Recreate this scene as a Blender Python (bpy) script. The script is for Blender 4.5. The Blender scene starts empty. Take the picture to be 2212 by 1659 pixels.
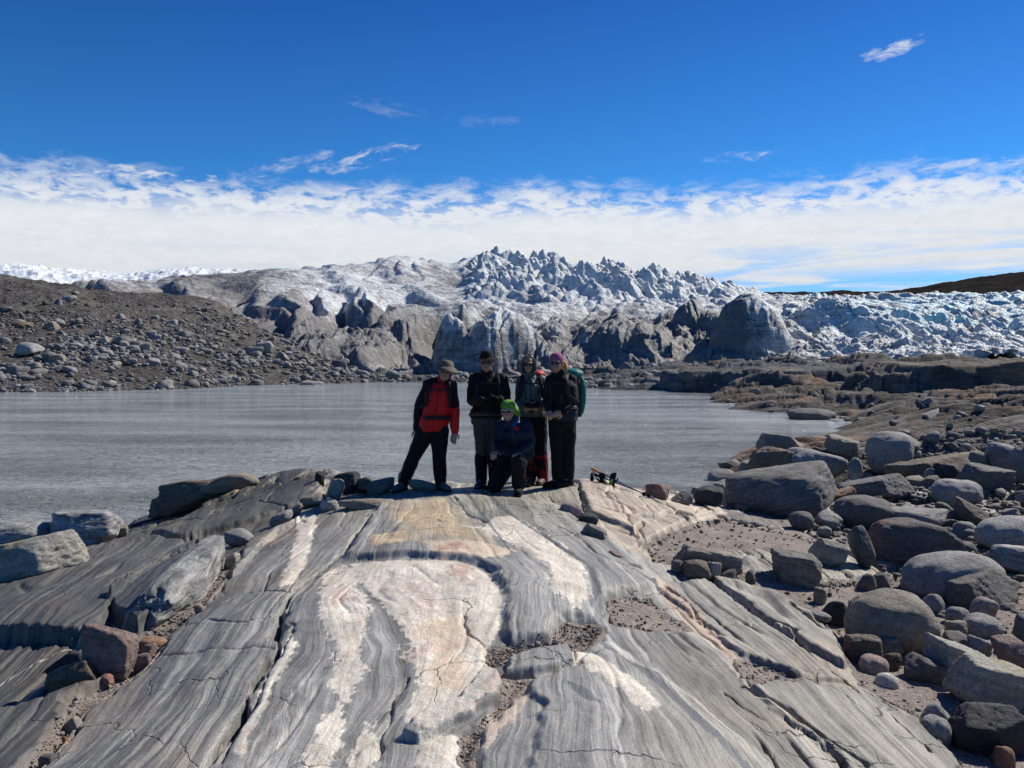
import bpy, math, random
import numpy as np
from mathutils import Vector, Matrix

SC = bpy.context.scene
COL = SC.collection

# ------------------------------------------------------------------ camera
CAMZ = 1.55
PITCH = math.radians(1.264)
cam_d = bpy.data.cameras.new("camera"); cam = bpy.data.objects.new("camera", cam_d); COL.objects.link(cam)
cam_d.sensor_width = 36.0; cam_d.lens = 29.13
cam_d.clip_start = 0.05; cam_d.clip_end = 20000
cam.location = (0, 0, CAMZ)
cam.rotation_euler = (math.radians(90) - PITCH, 0, 0)
SC.camera = cam

# ------------------------------------------------------------------ light
SUN_EL = math.radians(42); SUN_AZ = math.radians(54)      # azimuth measured from the view axis (+Y) towards +X
sd = bpy.data.lights.new("sun", 'SUN'); sun = bpy.data.objects.new("sun", sd); COL.objects.link(sun)
sd.energy = 5.0; sd.angle = math.radians(0.5); sd.color = (1.0, 0.95, 0.865)
to_sun = Vector((math.cos(SUN_EL)*math.sin(SUN_AZ), math.cos(SUN_EL)*math.cos(SUN_AZ), math.sin(SUN_EL)))
sun.rotation_euler = to_sun.to_track_quat('Z', 'Y').to_euler()

SC.view_settings.view_transform = 'Standard'
SC.view_settings.look = 'None'
SC.view_settings.exposure = 0.22
SC.view_settings.gamma = 1.0

# ------------------------------------------------------------------ node helper
class NT:
    def __init__(s, tree):
        s.t = tree; s.n = tree.nodes; s.l = tree.links
    def new(s, kind, **kw):
        n = s.n.new(kind)
        for k, v in kw.items(): setattr(n, k, v)
        return n
    def put(s, sock, v):
        if v is None: return
        if hasattr(v, 'is_output') or isinstance(v, bpy.types.NodeSocket): s.l.new(v, sock)
        else: sock.default_value = v
    def math(s, op, a, b=None, c=None, clamp=False):
        n = s.new('ShaderNodeMath', operation=op, use_clamp=clamp)
        s.put(n.inputs[0], a); s.put(n.inputs[1], b); s.put(n.inputs[2], c)
        return n.outputs[0]
    def vmath(s, op, a, b=None, out=0):
        n = s.new('ShaderNodeVectorMath', operation=op)
        s.put(n.inputs[0], a); s.put(n.inputs[1], b)
        return n.outputs[out]
    def noise(s, vec, scale, detail=4, rough=0.55, dist=0.0, out='Fac'):
        n = s.new('ShaderNodeTexNoise'); s.put(n.inputs['Vector'], vec)
        s.put(n.inputs['Scale'], scale); n.inputs['Detail'].default_value = detail
        n.inputs['Roughness'].default_value = rough; n.inputs['Distortion'].default_value = dist
        return n.outputs[out]
    def voro(s, vec, scale, feature='F1', out='Distance', rnd=1.0):
        n = s.new('ShaderNodeTexVoronoi', feature=feature); s.put(n.inputs['Vector'], vec)
        n.inputs['Scale'].default_value = scale; n.inputs['Randomness'].default_value = rnd
        return n.outputs[out]
    def mr(s, v, a, b, c=0.0, d=1.0, smooth=False):
        n = s.new('ShaderNodeMapRange')
        if smooth: n.interpolation_type = 'SMOOTHSTEP'
        s.put(n.inputs[0], v); s.put(n.inputs[1], a); s.put(n.inputs[2], b); s.put(n.inputs[3], c); s.put(n.inputs[4], d)
        return n.outputs[0]
    def mix(s, f, a, b, mode='MIX'):
        n = s.new('ShaderNodeMix', data_type='RGBA', blend_type=mode)
        s.put(n.inputs[0], f); s.put(n.inputs[6], a if not isinstance(a, tuple) else (*a, 1)[:4])
        s.put(n.inputs[7], b if not isinstance(b, tuple) else (*b, 1)[:4])
        return n.outputs[2]
    def mapping(s, vec, scale=(1,1,1), rot=(0,0,0), loc=(0,0,0)):
        n = s.new('ShaderNodeMapping'); s.put(n.inputs[0], vec)
        n.inputs['Scale'].default_value = scale; n.inputs['Rotation'].default_value = rot; n.inputs['Location'].default_value = loc
        return n.outputs[0]
    def comb(s, x, y, z):
        n = s.new('ShaderNodeCombineXYZ'); s.put(n.inputs[0], x); s.put(n.inputs[1], y); s.put(n.inputs[2], z)
        return n.outputs[0]
    def sep(s, v):
        n = s.new('ShaderNodeSeparateXYZ'); s.put(n.inputs[0], v); return n.outputs
    def attr(s, name):
        return s.new('ShaderNodeAttribute', attribute_name=name)
    def bump(s, h, strength=0.5, dist=0.01, normal=None):
        n = s.new('ShaderNodeBump'); s.put(n.inputs['Height'], h)
        n.inputs['Strength'].default_value = strength; n.inputs['Distance'].default_value = dist
        if normal is not None: s.put(n.inputs['Normal'], normal)
        return n.outputs[0]

def new_mat(name):
    m = bpy.data.materials.new(name); m.use_nodes = True
    nt = NT(m.node_tree); b = m.node_tree.nodes['Principled BSDF']
    return m, nt, b

# ------------------------------------------------------------------ world: clear sky with a bank of thin cloud over the ice
W = bpy.data.worlds.new("World"); SC.world = W; W.use_nodes = True
wn = NT(W.node_tree); bg = W.node_tree.nodes['Background']
sky = wn.new('ShaderNodeTexSky', sky_type='NISHITA')
sky.sun_disc = False; sky.sun_elevation = SUN_EL; sky.sun_rotation = SUN_AZ
sky.altitude = 1200; sky.air_density = 0.9; sky.dust_density = 0.15; sky.ozone_density = 3.0
SKY_STRENGTH = 0.085
tc = wn.new('ShaderNodeTexCoord')
dirv = wn.vmath('NORMALIZE', tc.outputs['Generated'])
dx, dy, dz = wn.sep(dirv)
hor = wn.math('SQRT', wn.math('ADD', wn.math('MULTIPLY', dx, dx), wn.math('MULTIPLY', dy, dy)))
tanel = wn.math('DIVIDE', dz, wn.math('MAXIMUM', hor, 0.05))          # tangent of the elevation
azim = wn.math('ARCTAN2', dx, dy)
dzc = wn.math('MAXIMUM', wn.math('ADD', dz, 0.035), 0.012)
px_ = wn.math('DIVIDE', dx, dzc); py_ = wn.math('DIVIDE', dy, dzc)
cp = wn.comb(px_, py_, 0.0)
at_ = wn.comb(azim, tanel, 0.0)
n_big = wn.noise(wn.mapping(at_, scale=(6.0, 14.0, 1), loc=(3.1, 1.7, 0)), 1.0, 3, 0.55)
n_puff = wn.noise(wn.mapping(at_, scale=(24.0, 62.0, 1), rot=(0, 0, 0.25), loc=(7.3, 2.2, 0)), 1.0, 6, 0.62, 0.5)
n_fine = wn.noise(wn.mapping(at_, scale=(60.0, 150.0, 1), rot=(0, 0, 0.2)), 1.0, 5, 0.62, 0.3)
# upper limit of the bank, a little ragged
edge = wn.math('ADD', 0.212, wn.math('MULTIPLY', wn.math('SUBTRACT', n_big, 0.5), 0.06))
edge = wn.math('ADD', edge, wn.math('MULTIPLY', wn.math('SUBTRACT', n_puff, 0.5), 0.06))
bank = wn.mr(wn.math('SUBTRACT', edge, tanel), -0.012, 0.035, 0, 1, True)
tex = wn.mr(wn.math('ADD', wn.math('MULTIPLY', n_puff, 0.6), wn.math('MULTIPLY', n_fine, 0.4)), 0.38, 0.53, 0, 0.92, True)
deep = wn.mr(wn.math('ADD', tanel, wn.math('MULTIPLY', wn.math('SUBTRACT', n_big, 0.5), -0.05)), 0.208, 0.160, 0, 1, True)                       # the bank thickens downwards
bank = wn.math('MULTIPLY', bank, wn.math('MAXIMUM', tex, wn.math('MULTIPLY', deep, 0.985)))
# long blue gaps low on the right
gx = wn.mapping(wn.comb(azim, tanel, 0.0), scale=(4.0, 34.0, 1), loc=(0.6, 0.45, 0))
gap = wn.noise(gx, 1.0, 5, 0.6, 0.8)
gapm = wn.mr(gap, 0.49, 0.60, 0, 1, True)
gapm = wn.math('MULTIPLY', gapm, wn.mr(azim, -0.12, 0.30, 0.25, 1.0, True))
gapm = wn.math('MULTIPLY', gapm, wn.mr(tanel, 0.165, 0.10, 0, 1, True))
bank = wn.math('MULTIPLY', bank, wn.math('SUBTRACT', 1.0, wn.math('MULTIPLY', gapm, 0.55)))
# blue strip just over the ice on the right
low = wn.math('MULTIPLY', wn.mr(tanel, 0.118, 0.092, 0, 1, True), wn.mr(azim, 0.10, 0.30, 0, 1, True))
lown = wn.noise(wn.mapping(wn.comb(azim, tanel, 0.0), scale=(5.0, 60.0, 1), loc=(2.6, 3.45, 0)), 1.0, 5, 0.6, 0.5)
bank = wn.math('MULTIPLY', bank, wn.math('SUBTRACT', 1.0, wn.math('MULTIPLY', low, wn.mr(lown, 0.62, 0.42, 0.0, 0.8, True))))
# wisps
def wisp(az, te, w, h, tilt, seed, amt, lo=0.42, hi=0.62):
    a = wn.math('SUBTRACT', azim, az); t = wn.math('SUBTRACT', wn.math('SUBTRACT', tanel, te), wn.math('MULTIPLY', a, tilt))
    q = wn.math('ADD', wn.math('POWER', wn.math('ABSOLUTE', wn.math('DIVIDE', a, w)), 2.0), wn.math('POWER', wn.math('ABSOLUTE', wn.math('DIVIDE', t, h)), 2.0))
    nn = wn.noise(wn.mapping(wn.comb(a, t, 0.0), scale=(20, 60, 1), rot=(0, 0, .12), loc=(seed, seed*1.7, 0)), 1.0, 7, 0.68, 1.6)
    q = wn.math('ADD', q, wn.math('MULTIPLY', wn.math('SUBTRACT', 0.5, wn.noise(wn.mapping(wn.comb(a, t, 0.0), scale=(38, 90, 1), loc=(seed*3, 1, 0)), 1.0, 4, 0.6)), 5.0))
    m = wn.mr(q, 1.1, 0.0, 0, 1)
    return wn.math('MULTIPLY', wn.math('MULTIPLY', m, wn.mr(nn, lo, hi, 0, 1, True)), amt)
def add_(a, b): return wn.math('MAXIMUM', a, b)
AZ = lambda u: math.atan((u-1106)/1790.0)
TE = lambda u, v: (790-v)/1790.0*math.cos(AZ(u))
clouds = bank
for (u, v, w, h, tilt, sd_, amt, lo, hi) in [(1918,116,0.030,0.009,0.22,1.0,0.75,0.30,0.62), (860,240,0.06,0.010,-0.1,2.0,0.2,0.40,0.75),
        (1045,266,0.045,0.007,0.0,3.0,0.16,0.40,0.75), (800,343,0.06,0.012,0.30,4.3,0.6,0.44,0.62), (200,374,0.06,0.010,0.1,5.1,0.8,0.40,0.6),
        (345,384,0.07,0.008,0.0,6.7,0.8,0.42,0.6), (60,402,0.10,0.016,0.0,7.7,0.7,0.40,0.60), (1610,340,0.05,0.006,0.0,8.2,0.45,0.44,0.66),
        (2050,362,0.13,0.006,0.0,9.9,0.55,0.44,0.64), (30,380,0.03,0.010,0.3,11.9,0.5,0.42,0.64), (620,358,0.05,0.010,0.3,12.9,0.35,0.42,0.64)]:
    clouds = add_(clouds, wisp(AZ(u), TE(u, v), w, h, tilt, sd_, amt, lo, hi))
clouds = wn.math('MULTIPLY', clouds, wn.mr(wn.math('ABSOLUTE', azim), 1.9, 1.2, 0.0, 1, True))
skyc = wn.mix(1.0, sky.outputs[0], (0.14, 0.68, 1.22), 'MULTIPLY')           # deep polarised blue of clean dry air
skyc = wn.mix(1.0, skyc, wn.mix(wn.mr(tanel, 0.18, 0.50), (1.9, 1.22, 1.04), (0.85, 0.68, 0.84)), 'MULTIPLY')
shade = wn.mr(wn.math('ADD', wn.math('MULTIPLY', n_fine, .5), wn.math('MULTIPLY', n_puff, .5)), 0.38, 0.60, 0.95, 1.03)
shade = wn.math('MULTIPLY', shade, wn.mr(tanel, 0.08, 0.17, 0.90, 1.0))
cl = wn.vmath('SCALE', (8.2, 8.45, 8.75)); wn.l.new(shade, cl.node.inputs['Scale'])
fin = wn.mix(clouds, skyc, cl)
wn.l.new(fin, bg.inputs['Color']); bg.inputs['Strength'].default_value = SKY_STRENGTH

# ------------------------------------------------------------------ photograph geometry (pixels of a 2212 x 1659 view)
F = 1790.0; CX, CY = 1106.0, 829.5
def slope(v):
    c = -(v-CY)/F
    return (-math.sin(PITCH)+math.cos(PITCH)*c)/(math.cos(PITCH)+math.sin(PITCH)*c)
def sx(u, v):
    c = -(v-CY)/F
    return (u-CX)/F/(math.cos(PITCH)+math.sin(PITCH)*c)
def at_z(u, v, z):
    y = (z-CAMZ)/slope(v); return (sx(u, v)*y, y, z)
def at_y(u, v, y):
    return (sx(u, v)*y, y, CAMZ+slope(v)*y)

# ------------------------------------------------------------------ noise in numpy
def _hash(ix, iy, iz, seed):
    h = (ix.astype(np.uint32)*np.uint32(374761393) + iy.astype(np.uint32)*np.uint32(668265263)
         + iz.astype(np.uint32)*np.uint32(2147483647 & 1274126177) + np.uint32((seed*2246822519) & 0xffffffff))
    h = (h ^ (h >> np.uint32(13)))*np.uint32(1274126177)
    h = (h ^ (h >> np.uint32(16)))*np.uint32(2654435761)
    return h ^ (h >> np.uint32(15))
def h01(ix, iy, iz, seed): return _hash(ix, iy, iz, seed).astype(np.float32)/4294967296.0
def noise2(x, y, seed=0):
    """gradient noise, about -1..1"""
    x = np.asarray(x, np.float32); y = np.asarray(y, np.float32)
    x0 = np.floor(x).astype(np.int32); y0 = np.floor(y).astype(np.int32)
    fx = x-x0; fy = y-y0
    ux = fx*fx*fx*(fx*(fx*6-15)+10); uy = fy*fy*fy*(fy*(fy*6-15)+10)
    z0 = np.zeros_like(x0)
    def g(dx, dy):
        a = h01(x0+dx, y0+dy, z0, seed)*np.float32(2*math.pi)
        return np.cos(a)*(fx-dx)+np.sin(a)*(fy-dy)
    a = g(0,0); b = g(1,0); c = g(0,1); d = g(1,1)
    return ((a+(b-a)*ux)*(1-uy)+(c+(d-c)*ux)*uy)*1.5
def noise3(x, y, z, seed=0):
    x = np.asarray(x, np.float32); y = np.asarray(y, np.float32); z = np.asarray(z, np.float32)
    x0 = np.floor(x).astype(np.int32); y0 = np.floor(y).astype(np.int32); z0 = np.floor(z).astype(np.int32)
    fx = x-x0; fy = y-y0; fz = z-z0
    ux, uy, uz = [f*f*f*(f*(f*6-15)+10) for f in (fx, fy, fz)]
    def g(dx, dy, dz):
        h = h01(x0+dx, y0+dy, z0+dz, seed)*2*np.float32(math.pi)
        c = h01(x0+dx, y0+dy, z0+dz, seed+77)*2-1; s = np.sqrt(1-c*c)
        return s*np.cos(h)*(fx-dx)+s*np.sin(h)*(fy-dy)+c*(fz-dz)
    def L(a, b, t): return a+(b-a)*t
    return L(L(L(g(0,0,0), g(1,0,0), ux), L(g(0,1,0), g(1,1,0), ux), uy),
             L(L(g(0,0,1), g(1,0,1), ux), L(g(0,1,1), g(1,1,1), ux), uy), uz)*1.5
def fbm2(x, y, seed=0, oct=4, gain=0.5, lac=2.03):
    r = 0; a = 1.0; f = 1.0
    for i in range(oct):
        r = r+a*noise2(x*f+i*17.3, y*f-i*9.1, seed+i); a *= gain; f *= lac
    return r
def fbm3(x, y, z, seed=0, oct=4, gain=0.5):
    r = 0; a = 1.0; f = 1.0
    for i in range(oct):
        r = r+a*noise3(x*f+i*7.3, y*f-i*9.1, z*f+3.7*i, seed+i); a *= gain; f *= 2.03
    return r
def ridged2(x, y, seed=0, oct=4, gain=0.5):
    r = 0; a = 1.0; f = 1.0
    for i in range(oct):
        r = r+a*(1-2*np.abs(noise2(x*f+i*11.3, y*f-i*5.1, seed+i))); a *= gain; f *= 2.07
    return r
def cells2(x, y, seed=0, jit=0.9):
    """F1, F2, random of the nearest cell, offset to its centre"""
    x = np.asarray(x, np.float32); y = np.asarray(y, np.float32)
    x0 = np.floor(x).astype(np.int32); y0 = np.floor(y).astype(np.int32)
    f1 = np.full(x.shape, 9.0, np.float32); f2 = f1.copy(); rid = np.zeros_like(f1); ox = np.zeros_like(f1); oy = np.zeros_like(f1)
    zz = np.zeros_like(x0)
    for i in (-1, 0, 1):
        for j in (-1, 0, 1):
            cx = x0+i; cy = y0+j
            ddx = cx+0.5+(h01(cx, cy, zz, seed)-0.5)*jit-x
            ddy = cy+0.5+(h01(cx, cy, zz, seed+5)-0.5)*jit-y
            d = np.sqrt(ddx*ddx+ddy*ddy)
            near = d < f1
            f2 = np.where(near, f1, np.minimum(f2, d))
            rid = np.where(near, h01(cx, cy, zz, seed+9), rid); ox = np.where(near, ddx, ox); oy = np.where(near, ddy, oy)
            f1 = np.where(near, d, f1)
    return f1, f2, rid, ox, oy
def sstep(a, b, x):
    t = np.clip((x-a)/(b-a), 0, 1); return t*t*(3-2*t)
def lerp(a, b, t): return a+(b-a)*t

# ------------------------------------------------------------------ plane geometry
def seg_dist(px, py, pts):
    d = np.full(px.shape, 1e9, np.float32)
    for (ax, ay), (bx, by) in zip(pts[:-1], pts[1:]):
        vx, vy = bx-ax, by-ay; L2 = vx*vx+vy*vy+1e-12
        t = np.clip(((px-ax)*vx+(py-ay)*vy)/L2, 0, 1)
        d = np.minimum(d, (px-ax-t*vx)**2+(py-ay-t*vy)**2)
    return np.sqrt(d)
def poly_sd(px, py, pts):
    """signed distance to a closed polygon, positive inside"""
    d = seg_dist(px, py, list(pts)+[pts[0]])
    ins = np.zeros(px.shape, bool)
    n = len(pts)
    for i in range(n):
        ax, ay = pts[i]; bx, by = pts[(i+1) % n]
        if ay == by: continue
        c = ((ay > py) != (by > py)) & (px < (bx-ax)*(py-ay)/(by-ay)+ax)
        ins ^= c
    return np.where(ins, d, -d)
class Surf:
    """thin plate surface through control points, in (x/y, ln y)"""
    def __init__(s, pts, ks=1.6):
        s.ks = ks
        P = np.array(pts, float); s.q = np.stack([P[:,0]/P[:,1]*ks, np.log(P[:,1])], 1); z = P[:,2]
        n = len(P); D = np.linalg.norm(s.q[:,None]-s.q[None], axis=2)
        K = np.where(D > 0, D*D*np.log(D+1e-12), 0)+np.eye(n)*0.002
        A = np.zeros((n+3, n+3)); A[:n,:n] = K; A[:n,n] = 1; A[:n,n+1:] = s.q; A[n,:n] = 1; A[n+1:,:n] = s.q.T
        s.w = np.linalg.solve(A, np.r_[z, 0, 0, 0])
    def __call__(s, x, y):
        a = (x/y*s.ks).astype(np.float32); b = np.log(y).astype(np.float32)
        n = len(s.q); r = (s.w[n]+s.w[n+1]*a+s.w[n+2]*b).astype(np.float32)
        for i in range(n):
            d2 = (a-np.float32(s.q[i,0]))**2+(b-np.float32(s.q[i,1]))**2
            r += np.float32(s.w[i]*0.5)*d2*np.log(d2+np.float32(1e-12))
        return r
    def hit(s, u, v, y0=1.4, y1=120):
        ys = np.exp(np.linspace(math.log(y0), math.log(y1), 900)); k = sx(u, v); sl = slope(v)
        h = s(k*ys, ys); r = CAMZ+sl*ys
        w = np.nonzero(r < h)[0]
        i = w[0] if len(w) else len(ys)-1
        return (k*ys[i], ys[i])
    def z1(s, x, y): return float(s(np.array([x], np.float32), np.array([y], np.float32))[0])

# ------------------------------------------------------------------ mesh helpers
def mesh_from(name, V, Fq, mat=None, smooth=True, tri=False):
    me = bpy.data.meshes.new(name); V = np.asarray(V, np.float32); Fq = np.asarray(Fq, np.int32)
    k = Fq.shape[1]
    me.vertices.add(len(V)); me.vertices.foreach_set('co', V.ravel())
    me.loops.add(Fq.size); me.loops.foreach_set('vertex_index', Fq.ravel())
    me.polygons.add(len(Fq)); me.polygons.foreach_set('loop_start', np.arange(0, Fq.size, k, dtype=np.int32))
    try: me.polygons.foreach_set('loop_total', np.full(len(Fq), k, np.int32))
    except Exception: pass
    me.update(calc_edges=True); me.validate()
    me.polygons.foreach_set('use_smooth', np.full(len(me.polygons), smooth, bool))
    if mat: me.materials.append(mat)
    return me
def link(name, me, parent=None):
    o = bpy.data.objects.new(name, me); COL.objects.link(o)
    if parent: o.parent = parent
    return o
def grid_obj(name, X, Y, Z, mat, attrs=None, kind='structure'):
    r, c = X.shape
    idx = np.arange(r*c).reshape(r, c)
    Fq = np.stack([idx[:-1,:-1], idx[:-1,1:], idx[1:,1:], idx[1:,:-1]], -1).reshape(-1, 4)
    me = mesh_from(name, np.stack([X, Y, Z], -1).reshape(-1, 3), Fq, mat)
    for k, a in (attrs or {}).items():
        a = np.asarray(a, np.float32)
        if a.ndim == 2:
            at = me.attributes.new(k, 'FLOAT', 'POINT'); at.data.foreach_set('value', a.ravel())
        elif a.shape[-1] == 3:
            at = me.attributes.new(k, 'FLOAT_VECTOR', 'POINT'); at.data.foreach_set('vector', a.reshape(-1))
        else:
            at = me.attributes.new(k, 'FLOAT_COLOR', 'POINT'); at.data.foreach_set('color', a.reshape(-1))
    o = link(name, me)
    if kind: o['kind'] = kind
    return o
def polar(s0, s1, ns, y0, y1, ny, p=1.0):
    s = np.linspace(s0, s1, ns); t = np.exp(np.linspace(math.log(y0), math.log(y1), ny))
    S, Y = np.meshgrid(s, t)
    return (S*Y).astype(np.float32), Y.astype(np.float32)
def tag(o, label, cat, group=None):
    o['label'] = label; o['category'] = cat
    if group: o['group'] = group
    return o

WATER = -0.85
# ================================================================== near ground: ice-polished gneiss, sand, shore
base_pts = []
def cz(u, v, z): base_pts.append(at_z(u, v, z))
def cy(u, y, z): base_pts.append(((u-CX)/F*y, y, z))
for a in [(1106,1659,0),(700,1659,0),(1500,1659,-.02),(1106,2300,0),(300,2300,-.1),(2000,2300,-.15),(900,1400,.02),(1100,1230,.03),(1000,1130,.05),
          (1150,1075,.03),(980,1065,.03),(800,1180,0),(650,1250,-.02),(500,1400,-.03),(300,1600,-.04),(130,1659,-.12),
          (440,1225,-.17),(300,1420,-.2),(100,1600,-.26),(-100,1700,-.3),(300,1240,-.17),(100,1330,-.2),(0,1450,-.3),(200,1350,-.22),
          (0,1300,-.4),(150,1220,-.42),(-200,1300,-.5),(250,1160,-.62),(320,1122,-.8),(60,1150,-1.1),(-200,1150,-1.3),
          (430,1130,-.42),(560,1075,-.25),(470,1060,-.45),(1300,1045,0),(1400,1090,-.1),(1550,1110,-.3),(1500,1190,-.2),(1700,1180,-.33),
          (1350,1290,-.08),(1420,1310,-.2),(1600,1300,-.3),(1450,1450,-.08),(1700,1450,-.2),(1850,1450,-.36),(1650,1600,-.12),
          (1900,1600,-.3),(2080,1640,-.40),(2200,1500,-.42),(2300,1659,-.46),(1850,1300,-.40),(2200,1300,-.46),(2000,1230,-.5),
          (1800,1150,-.5),(2200,1120,-.5),(1600,1080,-.6),(1480,1062,-.8),(1560,1005,-.85),(1690,962,-.80),(1640,985,-.55),(1750,975,-.6),
          (1900,950,-.74),(2020,960,-.45),(2200,980,-.3),(1720,905,-1.0),(1640,925,-1.1),(2500,1100,-.3)]: cz(*a)
for a in [(640,12.4,.06),(700,11.8,.05),(850,12.0,-.22),(1000,11.8,-.2),(1200,11.8,-.2),(1300,12.0,-.25),
          (640,14.5,-.9),(450,13.6,-.55),(400,15.5,-1.3),(900,14.0,-1.1),(1200,14.0,-1.2),(1350,14.0,-1.1),(1500,15,-1.1),(900,17,-1.6),(400,18,-1.7),
          (1200,18,-1.7),(-200,18,-1.9),(1500,20,-1.5),(1300,30,-2.0),(1500,35,-1.7),(1400,60,-1.7),(1250,80,-1.3),
          (1850,33,-.95),(1790,36,-1.05),(1900,34,-.75),(2000,30,-.45),(2200,22,.0),(2200,32,.0),(2050,36,-.25),(2500,30,.2),(1640,49,-.62),(1560,58,-.84),(1750,50,-.4),(1800,42,-.55),
          (1900,50,-.55),(2100,48,-.45),(2300,45,-.3),(2000,54,-.55),(2200,53,-.5),(1290,88,-.84),(1450,79,-.84),(1600,70,-.6),(1860,60,-.5),(2200,58,-.3),
          (1350,96,-.2),(1500,90,.5),(1650,85,1.0),(1800,90,1.3),(2000,85,1.2),(2300,85,1.4),(1500,120,1.0),(2200,120,1.8)]: cy(*a)
BASE = Surf(base_pts)
def Wp(lst): return [BASE.hit(u, v) for u, v in lst]

guides = [(-2.6, [(330,1010),(150,1250),(-150,1500),(-500,1900)]),
          (-1.7, [(560,1030),(430,1180),(150,1400),(-150,1659),(-400,1900)]),
          (-1.15,[(700,1060),(520,1200),(300,1450),(100,1659),(-100,1850)]),
          (-0.85,[(745,1095),(640,1225),(450,1480),(330,1659),(190,1850)]),
          (-0.62,[(812,1100),(736,1192),(632,1279),(599,1366),(529,1515),(442,1659),(370,1850)]),
          (-0.42,[(850,1110),(790,1230),(715,1300),(735,1400),(720,1500),(640,1659),(560,1850)]),
          (-0.20,[(900,1110),(800,1200),(780,1262),(855,1330),(880,1420),(868,1520),(800,1600),(770,1659),(700,1850)]),
          (0.05, [(960,1080),(990,1180),(1050,1250),(1010,1400),(960,1500),(940,1659),(900,1850)]),
          (0.20, [(1000,1075),(1075,1180),(1125,1260),(1120,1400),(1075,1500),(1040,1659),(1010,1850)]),
          (0.45, [(1070,1070),(1135,1190),(1240,1265),(1280,1380),(1330,1460),(1410,1659),(1440,1850)]),
          (0.70, [(1130,1068),(1210,1170),(1330,1265),(1380,1370),(1500,1500),(1640,1659),(1760,1850)]),
          (1.05, [(1250,1060),(1380,1190),(1450,1290),(1560,1380),(1700,1500),(1850,1659),(2000,1850)]),
          (1.6,  [(1400,1085),(1560,1190),(1750,1330),(1900,1450),(2100,1659),(2300,1850)]),
          (2.6,  [(1800,1130),(2100,1330),(2500,1600),(2900,1850)])]
G = []
for val, pts in guides:
    w = sorted(Wp(pts), key=lambda p: p[1]); G.append((val, np.array([p[1] for p in w]), np.array([p[0] for p in w])))
def band_of(x, y):
    wx = x+0.05*fbm2(x*1.3, y*0.8, 301, 3)+0.013*fbm2(x*4, y*2.4, 305, 3, .5)
    xs = []
    for val, gy, gx in G:
        g = np.interp(y, gy, gx).astype(np.float32)
        over = np.maximum(y-gy[-1], 0); g = g+over*np.float32((gx[-1])/gy[-1])
        if xs: g = np.maximum(g, xs[-1]+0.02)
        xs.append(g)
    b = G[0][0]+(wx-xs[0])*0.6
    for i in range(len(G)-1):
        t = (wx-xs[i])/(xs[i+1]-xs[i])
        b = np.where(t >= 0, G[i][0]+t*(G[i+1][0]-G[i][0]), b)
    return b.astype(np.float32)

def P(*uv): return Wp(list(uv))
# (polygon, height, softness of the edge)
raised = [(P((735,1213),(870,1207),(985,1213),(1060,1242),(1085,1292),(1074,1378),(1100,1390),(1195,1384),(1212,1338),(1292,1346),(1318,1292),(1408,1284),(1440,1262),(1340,1190),(1215,1100),(1010,1076),(810,1098)), .055, .13),
          (P((1094,1424),(1230,1400),(1249,1436),(1164,1462),(1094,1468)), .045, .05),
          (P((880,1600),(905,1560),(985,1530),(1040,1450),(1090,1475),(1075,1520),(1000,1566),(915,1612)), .04, .04),
          (P((-300,1440),(-100,1392),(45,1388),(205,1404),(240,1330),(330,1240),(440,1196),(300,1170),(0,1260),(-300,1350)), .10, .06),
          (P((-300,1659),(0,1570),(160,1510),(240,1470),(205,1500),(150,1560),(60,1700),(-300,1900)), .07, .06),
          (P((235,1315),(320,1248),(430,1196),(470,1190),(440,1235),(380,1280),(340,1345),(300,1372),(240,1350)), .10, .07),
          (P((560,1160),(690,1105),(600,1150),(500,1250),(470,1240)), .05, .05),
          (P((470,1080),(560,1060),(700,1040),(690,1085),(560,1130),(450,1160),(380,1175),(320,1160)), .08, .10),
          (P((1150,1640),(1180,1540),(1120,1490),(1230,1445),(1300,1395),(1420,1460),(1560,1560),(1690,1659),(1800,1800),(1100,1800)), .03, .08),
          (P((1530,1240),(1700,1300),(1800,1370),(1835,1455),(1740,1400),(1640,1335)), .05, .05),
          (P((1410,1265),(1530,1250),(1640,1340),(1760,1430),(1830,1480),(1740,1470),(1600,1420),(1500,1340)), .03, .05),
          (P((1600,1482),(1690,1470),(1850,1500),(1980,1560),(2080,1659),(2120,1800),(1900,1800),(1800,1640)), .035, .07),
          (P((1240,1042),(1270,1035),(1330,1040),(1560,1110),(1440,1150),(1400,1215),(1360,1150),(1270,1110)), .05, .08)]
pockets = [(P((1052,1400),(1187,1377),(1210,1342),(1303,1350),(1303,1365),(1280,1389),(1230,1400),(1094,1423),(1087,1439),(1040,1447)), .055),
           (P((1087,1470),(1152,1466),(1133,1489),(1087,1532),(1056,1567),(1036,1598),(1017,1659),(1000,1780),(985,1740),(990,1598),(1052,1547),(1079,1516)), .05),
           (P((1585,1425),(1632,1430),(1740,1466),(1704,1482),(1632,1479),(1603,1461)), .04),
           (P((1303,1300),(1360,1287),(1400,1292),(1450,1330),(1500,1362),(1400,1362),(1330,1350)), .04),
           (P((1380,1180),(1440,1150),(1560,1118),(1700,1146),(1830,1180),(1760,1200),(1650,1178),(1500,1195),(1410,1215)), .08),
           (P((1450,1236),(1620,1235),(1790,1250),(1990,1240),(2300,1250),(2600,1900),(2110,1900),(2075,1650),(1990,1545),(1860,1480),(1835,1430),(1800,1360),(1760,1325),(1640,1268),(1530,1243)), .11),
           (P((530,1185),(517,1215),(446,1304),(372,1370),(315,1440),(180,1540),(90,1659),(30,1700),(150,1530),(260,1460),(215,1420),(300,1380),(400,1300),(470,1210)), .07)]
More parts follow.
